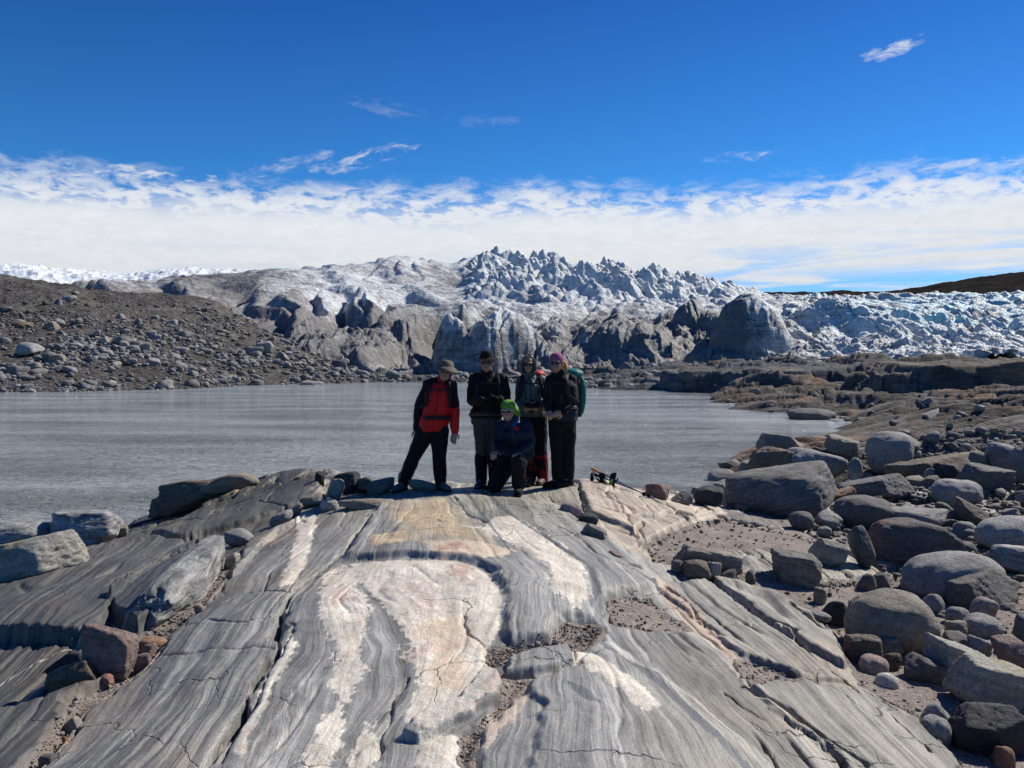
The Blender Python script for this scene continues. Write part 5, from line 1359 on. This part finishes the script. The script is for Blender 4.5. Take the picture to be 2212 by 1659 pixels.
def make_person(J, st):
    """J joints in world space, st clothes and look"""
    root = bpy.data.objects.new('person', None); COL.objects.link(root)
    base = (J['anL']+J['anR'])/2; g = min(J['anL'][2], J['anR'][2])-.09
    R0 = v3(base[0], base[1], g); root.location = R0
    J = {k: np.array(p)-R0 for k, p in J.items()}
    yaw = st.get('yaw', 0); hy = st.get('hyaw', yaw)
    H = J['head']; hroll = st.get('hroll', 0)
    Mh = Matrix.Rotation(hy, 3, 'Z') @ Matrix.Rotation(hroll, 3, 'Y') @ Matrix.Rotation(st.get('nod', 0), 3, 'X')
    hp = lambda x, y, z: H+np.array(Mh @ Vector((x, y, z)))
    fat = st.get('bulk', 1.0)
    # ---- body: one surface
    b = Vol()
    b.ball(hp(0, .012, .03), .074, .094, .090, hy, hroll); b.ball(hp(0, -.010, -.045), .060, .078, .072, hy, hroll)
    b.ball(hp(0, -.055, -.088), .030, .026, .024, hy); b.ball(hp(0, -.085, -.012), .0125, .016, .024, hy)      # chin, nose
    b.ball(hp(0, -.098, -.024), .014, .013, .011, hy); b.ball(hp(0, -.075, .022), .050, .020, .012, hy)       # tip of the nose, brow
    b.ball(hp(0, -.078, -.055), .024, .014, .012, hy)
    for s_ in (-1, 1):
        b.ball(hp(s_*.038, -.062, -.028), .024, .022, .022, hy); b.ball(hp(s_*.077, .012, -.012), .010, .020, .032, hy)
    b.tube([hp(0, .03, -.05), J['neck']], [.055, .060])
    c, w, h = J['chest'], J['waist'], J['hip']
    b.loft([(h-v3(0,0,.06), .14, .10, yaw), (h, .155, .105, yaw), (w, .135, .095, yaw), (c, .155, .105, yaw), ((J['shL']+J['shR'])/2+v3(0,0,-.01), .13, .075, yaw), (J['neck']-v3(0,0,.0), .06, .055, yaw)])
    for s_ in 'LR':
        b.tube([J['sh'+s_], J['el'+s_], J['wr'+s_]], [.048, .038, .027])
        b.tube([J['hip'+s_], J['kn'+s_], J['an'+s_]], [.085, .055, .040]); b.tube([J['an'+s_], J['toe'+s_]], [.038, .030])
        if not st.get('glove'): hand(b, J['wr'+s_], J['ha'+s_], st.get('thumb', {'L': -1, 'R': 1})[s_], st.get('curl', .5), st.get('palm', {}).get(s_, (0, 1, 0)))
    b.build('body', 'skin', root, .0055, 2)
    # ---- face details
    m = Vol(); m.tube([hp(-.022, -.089, -.052), hp(-.010, -.094, -.056), hp(.010, -.094, -.056), hp(.022, -.089, -.052)], [.003, .0055, .0055, .003]); plain('lips', m, 'lips', root)
    if st.get('teeth'):
        m = Vol(); m.tube([hp(-.016, -.0955, -.053), hp(0, -.099, -.056), hp(.016, -.0955, -.053)], [.0025, .004, .0025]); plain('teeth', m, 'white', root)
    gl_ = Vol(); 
    for s_ in (-1, 1): gl_.ball(hp(s_*.031, -.086, .004), .028, .010, .019, hy)
    lens = plain('sunglasses', gl_, 'lens', root)
    fr = Vol(); fr.tube([hp(-.080, .00, .010), hp(-.068, -.060, .012), hp(-.035, -.094, .018), hp(0, -.100, .014), hp(.035, -.094, .018), hp(.068, -.060, .012), hp(.080, .0, .010)], [.0035]*7)
    plain('frame', fr, st.get('frame', 'black'), lens)
    # ---- trousers
    t = Vol(); k = st.get('leg', 1.0)
    t.loft([(h-v3(0,0,.10), .165*fat, .125, yaw), (h, .17*fat, .125, yaw), (h+v3(0,0,.10), .15*fat, .12, yaw)])
    for s_ in 'LR':
        A, K_, N_ = J['hip'+s_], J['kn'+s_], J['an'+s_]; lo = N_+(K_-N_)*.10
        t.tube([A, A+(K_-A)*.5, K_, K_+(N_-K_)*.5, lo], [.105*k, .098*k, .078*k, .076*k, .070*k])
    t.build('trousers', st['trousers'], root, .010, 3, .010, 31, (1, 1, .6))
    if st.get('gaiter'):
        for s_ in 'LR':
            A, K_ = J['an'+s_], J['kn'+s_]; q = Vol(); q.tube([A+v3(0,0,-.02), A+(K_-A)*.45, A+(K_-A)*.72], [.066, .078, .082]); q.build('gaiter', st['gaiter'], root, .010, 2, .006, 5)
    # ---- boots
    for s_ in 'LR':
        A, T = J['an'+s_], J['toe'+s_]; q = Vol(); d = T-A; d[2] = 0; fl = st.get('kneeboot') == s_
        if fl: q.tube([A+v3(0,0,.0), (A+T)/2, T], [.055, .05, .045])
        else:
            dn = d/max(np.linalg.norm(d), .01); hl = A-dn*.05; gz_ = A[2]-.055
            q.tube([A+v3(0,0,.09), A+v3(0,0,.02), v3(A[0], A[1], gz_+.03)], [.056, .056, .052])
            q.tube([v3(hl[0], hl[1], gz_+.015), v3(A[0]+dn[0]*.08, A[1]+dn[1]*.08, gz_+.015), v3(A[0]+dn[0]*.19, A[1]+dn[1]*.19, gz_+.005)], [.045, .052, .045], flat=.9, ref=(0, 0, 1))
        bo = q.build('boot', st['boot'], root, .008, 2)
        if not fl:
            so = Vol(); so.tube([v3(hl[0], hl[1], gz_-.022), v3(A[0]+dn[0]*.09, A[1]+dn[1]*.09, gz_-.022), v3(A[0]+dn[0]*.20, A[1]+dn[1]*.20, gz_-.020)], [.048, .056, .048], flat=.30, ref=(0, 0, 1)); plain('sole', so, 'softblack', bo)
    # ---- jacket
    j = Vol(); sh = (J['shL']+J['shR'])/2; hem = J.get('hem', h-v3(0,0,.03)); sw = np.linalg.norm((J['shR']-J['shL'])[:2])/2
    j.loft([(hem, .185*fat, .145, yaw), (h+v3(0,0,.06), .18*fat, .145, yaw), (w, .172*fat, .14, yaw), (c, .195*fat, .15, yaw), (c+(sh-c)*.7, max(sw, .15)*1.0, .125, yaw), (sh+v3(0,0,.03), sw*.72, .09, yaw), (J['neck']+v3(0,0,.0), .075, .075, yaw)])
    j.tube([J['neck']-v3(0,0,.03), J['neck']+v3(0,-.005,.035)], [.078, .074])
    slv = Vol() if st.get('sleeve') else j
    for s_ in 'LR':
        S, E, W_ = J['sh'+s_], J['el'+s_], J['wr'+s_]
        if st.get('rsplit') and s_ == 'R':
            slv.tube([S, S+(E-S)*.5, E+(S-E)*.15], [.079*fat, .072*fat, .066]); j.tube([S+(E-S)*.5, E, E+(W_-E)*.6, W_], [.066*fat, .062, .056, .047])
        else: slv.tube([S, S+(E-S)*.5, E, E+(W_-E)*.6, W_+(E-W_)*.02], [.078*fat, .070*fat, .062, .056, .046])
    if st.get('sleeve'):
        slv.tube([J['shL']+v3(-.01, 0, .015), sh+v3(0, .04, .035), J['shR']+v3(.01, 0, .015)], [.070, .078, .070])
        slv.build('sleeves', st['sleeve'], root, .009, 3, .010, 77, (1, 1, .7))
    ja = j.build('jacket', st['jacket'], root, .009, 3, .011, 41, (1, 1, .55))
    # zip and hem cord
    yf = lambda p, ry: p+np.array([math.sin(yaw)*ry, -math.cos(yaw)*ry, 0])
    z = Vol(); z.tube([yf(J['neck'], .082), yf(c+(sh-c)*.5, .143), yf(c, .158), yf(w, .150), yf(hem, .152)], [.004]*5); plain('zip', z, st.get('zip', 'black'), ja)
    if st.get('hood') == 'down':
        q = Vol(); q.tube([J['neck']+v3(-.085, .02, .0), J['neck']+v3(-.05, .075, .03), J['neck']+v3(.05, .075, .03), J['neck']+v3(.085, .02, .0)], [.034, .048, .048, .034])
        q.tube([J['neck']+v3(-.10, -.02, -.03), J['neck']+v3(-.125, .03, -.02)], [.03, .035]); q.tube([J['neck']+v3(.10, -.02, -.03), J['neck']+v3(.125, .03, -.02)], [.03, .035])
        q.build('hood', st['jacket'], root, .008, 3, .008, 15)
    if st.get('glove'):
        for s_ in 'LR':
            q = Vol(); hand(q, J['wr'+s_], J['ha'+s_], {'L': -1, 'R': 1}[s_], 1.0, st.get('palm', {}).get(s_, (0, 0, -1))); q.tube([J['wr'+s_]+(J['el'+s_]-J['wr'+s_])*.18, J['wr'+s_]], [.042, .038]); q.build('glove', st['glove'], root, .006, 2)
    st['R0'] = R0; st['hp'] = hp; st['J'] = J; st['root'] = root; st['Mh'] = Mh
    return root
def joints(fu, fv, table, dD=0.0, D=None):
    u, v = UV(fu, fv); D = (hit_ground(u, v) if D is None else D)+dD
    D = min(max(D, 9.9), 11.3)
    J = {}
    for k, t in table.items():
        u, v = UV(t[0], t[1]); yy = D+(t[2] if len(t) > 2 else 0)
        x, _, z = at_y(u, v, D); J[k] = v3(x, yy, z)
    for s_ in 'LR':
        gz = ground_z(J['an'+s_][0], J['an'+s_][1])
        if len(table['an'+s_]) < 4: J['an'+s_][2] = gz+.085; J['toe'+s_][2] = gz+.03
    return J, D
def strap(name, pts, parent, mat='pack', w=.022, flat=.3):
    q = Vol(); q.tube(pts, [w]*len(pts), flat=flat, ref=(0, 1, .2)); return plain(name, q, mat, parent)
def harness(p, st, mat='pack', chest=True, belt=True, w=.024):
    """shoulder straps, chest strap and hip belt of a rucksack; p is the rucksack root"""
    J = st['J']; off = st['R0']-np.array(p.location); c, w_, h = J['chest'], J['waist'], J['hip']; yaw = st.get('yaw', 0)
    fat = st.get('bulk', 1.0)
    def F_(q, lx, ry): return q+off+np.array([math.cos(yaw)*lx+math.sin(yaw)*ry, math.sin(yaw)*lx-math.cos(yaw)*ry, 0])
    for s_ in (-1, 1):
        sh = J['shL' if s_ < 0 else 'shR']; k = (J['shR']+J['shL'])/2
        strap('shoulder_strap', [F_(k+v3(0,0,.05), s_*.10, -.10), F_(k+v3(0,0,.075), s_*.105, .0), F_(k+v3(0,0,.03), s_*.115, .105), F_(c+v3(0,0,.03), s_*.125, .155), F_(c-v3(0,0,.10), s_*.145, .150), F_(w_+v3(0,0,.06), s_*.185, .06), F_(w_+v3(0,0,.03), s_*.17, -.10)], p, mat, w)
    if chest: strap('chest_strap', [F_(c+v3(0,0,.05), -.13, .150), F_(c+v3(0,0,.045), 0, .168), F_(c+v3(0,0,.05), .13, .150)], p, mat, .010)
    if belt: strap('hip_belt', [F_(w_-v3(0,0,.06), -.16*fat, -.10), F_(w_-v3(0,0,.06), -.19*fat, .03), F_(w_-v3(0,0,.06), -.10, .150), F_(w_-v3(0,0,.06), 0, .165), F_(w_-v3(0,0,.06), .10, .150), F_(w_-v3(0,0,.06), .19*fat, .03), F_(w_-v3(0,0,.06), .16*fat, -.10)], p, mat, .022)
def pack(st, cen, rx, ry, hz, mat, lid, label, yaw=0, side=None, **kw):
    p = bpy.data.objects.new('backpack', None); COL.objects.link(p); c = np.array(cen); p.location = c-v3(0, 0, hz)
    q = Vol(); z0 = hz
    q.loft([((0,0,z0-hz*.98), rx*.82, ry*.8, yaw), ((0,0,z0-hz*.6), rx*1.02, ry, yaw), ((0,0,z0), rx, ry*1.05, yaw), ((0,0,z0+hz*.45), rx*.97, ry*.95, yaw), ((0,0,z0+hz*.72), rx*.85, ry*.8, yaw)])
    q.build('main_pack', mat, p, .010, 4, .010, 55)
    q = Vol(); q.ball((0, -.01, z0+hz*.80), rx*.95, ry*1.0, hz*.24, yaw); q.build('lid', lid, p, .009, 3, .009, 66)
    if side:
        for s_ in (-1, 1):
            q = Vol(); a = math.cos(yaw)*rx*.85*s_; b_ = math.sin(yaw)*rx*.85*s_
            q.tube([(a, b_-.05*0, z0-hz*.8), (a*1.15, b_, z0-hz*.3), (a*1.15, b_, z0+hz*.3), (a*.95, b_, z0+hz*.62)], [.03, .045, .045, .03]); q.build('side_pocket', side, p, .009, 3, .006, 9)
    harness(p, st, **kw)
    return tag(p, label, 'backpack')
def trekking_pole(a, b, label, grip='softblack', shaft='alu', group=None):
    """a = top of the grip, b = tip"""
    a = np.array(a, float); b = np.array(b, float); p = bpy.data.objects.new('trekking_pole', None); COL.objects.link(p); p.location = b; d = (a-b); L = np.linalg.norm(d); d /= L
    q = Vol(); q.tube([d*.03, d*(L*.45)], [.0055, .006]); q.tube([d*(L*.45), d*(L-.12)], [.0075, .0085]); plain('shaft', q, shaft, p)
    q = Vol(); q.tube([d*(L-.15), d*(L-.07), d*(L-.01)], [.013, .016, .019]); gr = plain('grip', q, grip, p)
    e = np.cross(d, [0, 1, .1]); e /= np.linalg.norm(e)
    q = Vol(); q.tube([d*(L-.02), d*(L-.05)+e*.05, d*(L-.12)+e*.06, d*(L-.15)+e*.02, d*(L-.03)], [.006]*5, flat=.4); plain('wrist_strap', q, 'softblack', gr)
    q = Vol(); q.tube([v3(0,0,0), d*.04], [.003, .007]); plain('tip', q, 'white', p)
    q = Vol(); q.tube([d*.055, d*.062], [.026, .026]); plain('basket', q, 'softblack', p)
    return tag(p, label, 'trekking pole', group)

# ---- red jacket, legs apart, bucket hat
J, D1 = joints(520, 1385, {'head': (548,322,-.03), 'neck': (518,425,.03), 'chest': (488,520,.03), 'waist': (460,690,.02), 'hip': (435,800,.02), 'hem': (425,850,.02),
    'shL': (395,450,.03), 'elL': (300,650,.08), 'wrL': (285,840,.02), 'haL': (287,915,-.02), 'shR': (590,450,.0), 'elR': (622,650,.04), 'wrR': (628,855,-.03), 'haR': (617,945,-.07),
    'hipL': (375,840,.02), 'knL': (265,1075,-.02), 'anL': (158,1320,.0), 'toeL': (110,1360,-.15), 'hipR': (490,845,.02), 'knR': (490,1080,-.04), 'anR': (500,1330,.0), 'toeR': (565,1385,-.14)})
s1 = dict(jacket='red', sleeve='black', rsplit=True, trousers='black', boot='greyboot', hood='down', hroll=.18, zip='darkred', leg=1.05, bulk=.95, curl=.45)
p1 = make_person(J, s1); tag(p1, "person in red jacket with black sleeves and khaki bucket hat, leftmost of the group", 'person')
def hat_bucket(st, mat, crown=.10, brim=.075, droop=.045, tall=1.0):
    root, hp, Mh = st['root'], st['hp'], st['Mh']; rows = []
    a = np.linspace(0, 2*math.pi, 41)
    prof = [(.0, .155*tall+.01), (.045, .153*tall+.01), (.074, .138*tall+.008), (.086, .112*tall), (.093, .075), (.097, .060), (.110, .054), (.110+brim*.5, .046-droop*.35), (.110+brim, .040-droop)]
    for r_, z_ in prof:
        rows.append([hp(math.cos(t)*r_*(.92 if r_ < .12 else .97), math.sin(t)*r_*1.12+.008, z_+(.012*math.sin(3*t+1) if r_ > .13 else 0)+(.02*abs(math.cos(t)) if r_ > .15 else 0)) for t in a])
    return sheet('hat', rows, .004, mat, root)
hb = hat_bucket(s1, 'khaki', brim=.042, droop=.045, tall=.82)
q = Vol(); q.ball(s1['hp'](0, .035, -.02), .084, .070, .085); q.build('hair', 'darkhair', p1, .007, 2)
J1 = s1['J']
pack(s1, s1['R0']+J1['chest']+v3(-.06, .24, -.16), .18, .11, .25, 'pack', 'pack', "dark backpack worn by the person in the red jacket")
# ---- black jacket, black hat
J, D2 = joints(500, 1385, {'head': (915,245,-.02), 'neck': (918,345,.02), 'chest': (930,460,.02), 'waist': (928,640,.02), 'hip': (912,720,.02), 'hem': (912,735,.02),
    'shL': (815,395,.03), 'elL': (775,585,.03), 'wrL': (880,575,-.24), 'haL': (950,545,-.27), 'shR': (1045,395,.03), 'elR': (1095,575,.03), 'wrR': (1035,560,-.24), 'haR': (965,535,-.28),
    'hipL': (862,745,.02), 'knL': (866,1000,-.02), 'anL': (866,1260,.02), 'toeL': (840,1310,-.16), 'hipR': (965,745,.02), 'knR': (978,1000,-.02), 'anR': (985,1265,.02), 'toeR': (1005,1310,-.16)}, dD=.25)
s2 = dict(jacket='black', trousers='greytrs', boot='greyboot', gaiter='softblack', glove='softblack', bulk=1.12, zip='softblack', leg=.92, palm={'L': (0, -.2, -1), 'R': (0, -.2, -1)})
p2 = make_person(J, s2); tag(p2, "person in black jacket and black brimmed hat resting gloved hands on a pole", 'person')
hat_bucket(s2, 'softblack', brim=.034, droop=-.008, tall=.95)
q = Vol(); q.tube([s2['J']['hip']+v3(-.2,-.08,.02), s2['J']['hip']+v3(0,-.165,.03), s2['J']['hip']+v3(.2,-.08,.02)], [.020]*3, flat=.4); plain('belt', q, 'olive', p2)
pack(s2, s2['R0']+s2['J']['chest']+v3(0, .25, -.12), .15, .11, .25, 'pack', 'pack', "black backpack worn by the person in the black hat")
x, y, z = s2['R0']+(s2['J']['haL']+s2['J']['haR'])/2
gx, gy_ = x-.06, y-.10
trekking_pole((x, y, z+.03), (gx, gy_, ground_z(gx, gy_)), "trekking pole under the gloved hands of the person in the black hat", shaft='pack')
# ---- grey hooded jacket, behind
J, D4 = joints(500, 1385, {'head': (1290,262,-.02), 'neck': (1292,355,.02), 'chest': (1312,460,.02), 'waist': (1312,625,.02), 'hip': (1325,700,.02), 'hem': (1325,720,.02),
    'shL': (1230,410,.02), 'elL': (1212,560,.03), 'wrL': (1240,645,-.12), 'haL': (1290,640,-.24), 'shR': (1398,405,.02), 'elR': (1425,560,.04), 'wrR': (1385,650,-.12), 'haR': (1345,640,-.24),
    'hipL': (1290,740,.02), 'knL': (1305,1000,-.02), 'anL': (1312,1240,.02), 'toeL': (1290,1310,-.16), 'hipR': (1385,740,.02), 'knR': (1400,1000,-.02), 'anR': (1420,1240,.02), 'toeR': (1380,1320,-.16)}, dD=.42)
s4 = dict(jacket='grey', trousers='black', boot='leather', gaiter='darkred', zip='softblack', teeth=True, bulk=.92, curl=1.0, palm={'L': (0, 1, 0), 'R': (0, 1, 0)})
p4 = make_person(J, s4); tag(p4, "person in slate grey jacket with the hood up and sunglasses, third of the standing hikers", 'person')
hp = s4['hp']; a = np.linspace(-2.35, 2.35, 31); rows = []
for t in np.linspace(0, 1, 12):
    ph = t*math.pi*.53
    rows.append([hp(math.sin(q_)*(.098*math.cos(ph)+.006), .018+math.cos(q_)*(.118*math.cos(ph)+.004), -.085+(.215)*math.sin(ph)) for q_ in a])
rows.insert(0, [hp(math.sin(q_)*.085, .02+math.cos(q_)*.095, -.12) for q_ in a])
sheet('hood', rows, .006, 'grey', p4)
q = Vol(); q.tube([hp(-.093, -.045, -.06), hp(-.088, -.072, .02), hp(-.055, -.088, .085), hp(0, -.095, .10), hp(.055, -.088, .085), hp(.088, -.072, .02), hp(.093, -.045, -.06), hp(.05, -.085, -.115), hp(-.05, -.085, -.115), hp(-.093, -.045, -.06)], [.013]*10); q.build('hood_brim', 'grey', p4, .006, 2)
def red_pack():
    return pack(s4, s4['R0']+s4['J']['chest']+v3(.05, .25, -.06), .15, .11, .27, 'darkred', 'red', "red-topped backpack worn by the person with the grey hood")
red_pack()
cm_ = bpy.data.objects.new('photo_camera', None); COL.objects.link(cm_); cl_ = s4['R0']+s4['J']['waist']+v3(.01, -.24, .015); cm_.location = cl_
q = Vol(); q.tube([(-.055, 0, 0), (.055, 0, 0)], [.040, .040], flat=.8); q.ball((0, 0, .042), .025, .02, .02); q.build('body', 'softblack', cm_, .006, 1)
q = Vol(); q.tube([(0, -.02, 0), (0, -.085, -.005)], [.033, .035]); plain('lens', q, 'softblack', cm_)
q = Vol(); q.tube([(-.06, 0, .03), (-.09, .09, .20), (-.06, .20, .36)], [.007]*3, flat=.4); plain('neck_strap', q, 'pack', cm_)
q = Vol(); q.tube([(.06, 0, .03), (.09, .09, .20), (.06, .20, .36)], [.007]*3, flat=.4); plain('neck_strap', q, 'pack', cm_)
tag(cm_, "black camera hanging at the waist of the person with the grey hood", 'camera')
# ---- black jacket with blue hem, pink headwear, big teal pack
J, D5 = joints(1640, 1355, {'head': (1540,250,-.03), 'neck': (1568,350,.02), 'chest': (1590,455,.02), 'waist': (1600,620,.02), 'hip': (1600,720,.02), 'hem': (1598,745,.02),
    'shL': (1495,400,.0), 'elL': (1462,560,-.03), 'wrL': (1462,655,-.14), 'haL': (1485,720,-.20), 'shR': (1675,405,.04), 'elR': (1695,580,.03), 'wrR': (1600,680,-.16), 'haR': (1515,700,-.22),
    'hipL': (1545,760,.0), 'knL': (1545,1030,-.02), 'anL': (1555,1290,.0), 'toeL': (1460,1335,-.10), 'hipR': (1650,760,.04), 'knR': (1652,1040,.0), 'anR': (1650,1310,.02), 'toeR': (1560,1360,-.10)}, dD=.0)
s5 = dict(jacket='black', trousers='softblack', boot='softblack', yaw=-.45, hyaw=-.20, teeth=True, hood=None, bulk=.98, curl=.9, zip='softblack', leg=.98)
p5 = make_person(J, s5); tag(p5, "person in black jacket with pink patterned headwear and blond ponytail, rightmost of the group", 'person')
hp = s5['hp']; q = Vol(); q.ball(hp(0, .022, .062), .086, .104, .078, -.2); q.ball(hp(0, .03, .03), .088, .10, .05, -.2); q.build('beanie', 'pink', p5, .006, 3, .004, 3)
q = Vol(); q.tube([hp(.04, .10, .02), hp(.085, .11, .0), hp(.105, .10, -.05), hp(.10, .09, -.11)], [.028, .034, .030, .012]); q.build('ponytail', 'hair', p5, .006, 2, .006, 4)
JJ = s5['J']; q = Vol(); q.loft([(JJ['hem']-v3(0,0,.02), .19, .15, -.45), (JJ['hip']+v3(0,0,.07), .186, .15, -.45), (JJ['hip']+v3(0,0,.12), .182, .148, -.45)]); q.build('jacket_hem', 'navy', p5, .009, 3, .009, 8)
q = Vol(); nk = JJ['neck']; q.tube([nk+v3(-.06,.0,.02), nk+v3(.0,.06,.035), nk+v3(.07,.02,.02)], [.03, .035, .03]); q.build('collar', 'blue', p5, .008, 2)
for pts in ([(1490,440),(1482,500),(1500,550),(1478,600)], [(1590,530),(1575,570),(1575,610)], [(1590,530),(1600,570),(1608,600)]):
    q = Vol(); w_ = []
    for (a_, b_) in pts:
        u, v = UV(a_, b_); x, y, z = at_y(u, v, D5-.16); w_.append(v3(x, y, z)-s5['R0'])
    q.tube(w_, [.003]*len(w_)); plain('piping', q, 'greytrs', p5)
pack(s5, s5['R0']+JJ['chest']+v3(.15, .22, -.09), .14, .14, .30, 'pack', 'teal', "large teal and black trekking backpack on the rightmost hiker", yaw=-.45, side='teal')
# ---- kneeling in front, green headwear
J, D3 = joints(1190, 1385, {'head': (1105,675,-.08), 'neck': (1125,775,-.02), 'chest': (1160,870,.0), 'waist': (1185,970,.03), 'hip': (1190,1040,.08), 'hem': (1190,1085,.06),
    'shL': (1050,825,.0), 'elL': (1010,955,-.06), 'wrL': (1015,1015,-.22), 'haL': (985,1045,-.30), 'shR': (1262,815,.02), 'elR': (1310,950,-.02), 'wrR': (1220,1030,-.26), 'haR': (1160,1050,-.34),
    'hipL': (1130,1090,.08), 'knL': (985,1262,-.14,1), 'anL': (1005,1290,.28,1), 'toeL': (1005,1310,.42), 'hipR': (1235,1090,.08), 'knR': (1200,1110,-.36), 'anR': (1200,1330,-.26), 'toeR': (1195,1375,-.42)}, dD=-.02)
J['anL'][2] = ground_z(*J['anL'][:2])+.06; J['toeL'][2] = ground_z(*J['toeL'][:2])+.05; J['knL'][2] = ground_z(*J['knL'][:2])+.075
s3 = dict(jacket='navy', trousers='softblack', boot='softblack', frame='white', teeth=True, yaw=-.1, hyaw=-.25, kneeboot='L', leg=1.12, bulk=1.12, curl=.7, zip='blue', hroll=-.06, palm={'L': (0, 0, -1), 'R': (0, 0, -1)})
p3 = make_person(J, s3); tag(p3, "person kneeling on one knee in navy jacket, green striped headwear and white sunglasses", 'person')
hp = s3['hp']; q = Vol(); q.ball(hp(0, .024, .058), .087, .105, .082, -.2); q.ball(hp(0, .03, .025), .089, .10, .05, -.2); q.tube([hp(.03, .10, .03), hp(.07, .13, -.03), hp(.08, .12, -.10)], [.05, .045, .02]); q.build('headband', 'green', p3, .006, 3, .005, 3)
nk = s3['J']['neck']; q = Vol(); q.tube([nk+v3(-.05,-.05,-.03), nk+v3(.0,.06,.03), nk+v3(.08,.0,.04), nk+v3(.03,-.08,-.05)], [.022, .035, .035, .02]); q.build('collar', 'blue', p3, .008, 2, .004)
u, v = UV(1180, 835); x, y, z = at_y(u, v, D3-.155); q = Vol(); q.ball(v3(x, y, z)-s3['R0'], .035, .006, .030); plain('badge', q, 'darkred', p3)

# ---- poles and gloves left on the rock to the right
def PW(cx, cy, lift=.0, yy=None):
    u, v = UV(cx, cy); y = hit_ground(u, v+2) if yy is None else yy
    return v3(*at_y(u, v, y))
A_ = PW(1862, 1195, yy=10.55); Bp = PW(2368, 1482, yy=10.0)
Bp[2] = max(Bp[2], ground_z(Bp[0], Bp[1])+.02)
trekking_pole(A_, Bp, "trekking pole with orange grip leaning on the rock right of the hikers", grip='orange')
trekking_pole(A_+v3(.03,-.03,-.07), Bp+v3(.05,-.05,-.005), "second trekking pole with black grip lying close along the orange-gripped one", grip='softblack')
gpos = PW(2005, 1300, yy=10.35)
g1 = bpy.data.objects.new('gloves', None); COL.objects.link(g1); g1.location = gpos; tag(g1, "black gloves with lime green cord hung on the trekking poles", 'gloves')
for s_, ox_ in ((-1, -.05), (1, .05)):
    q = Vol(); hand(q, (ox_, 0, -.05), (ox_*1.4, .02, .06), s_, .5, (0, -1, 0)); q.tube([(ox_, 0, -.09), (ox_, 0, -.03)], [.04, .036], flat=.6); q.build('glove', 'softblack', g1, .006, 2)
q = Vol(); q.tube([(-.05, -.04, .02), (0, -.055, -.04), (.05, -.04, .02), (.03, -.05, -.08), (-.03, -.05, -.06), (-.05, -.04, .02)], [.005]*6); plain('cord', q, 'lime', g1)
gp2 = PW(1862, 1285, yy=10.45); q = Vol(); q.tube([gp2+v3(0,0,.07), gp2, gp2-v3(0,0,.06)], [.012, .026, .016], flat=.5); o = q.build('pole_strap', 'softblack', None, .005, 1); tag(o, "black wrist loop dangling below the orange pole grip", 'strap')
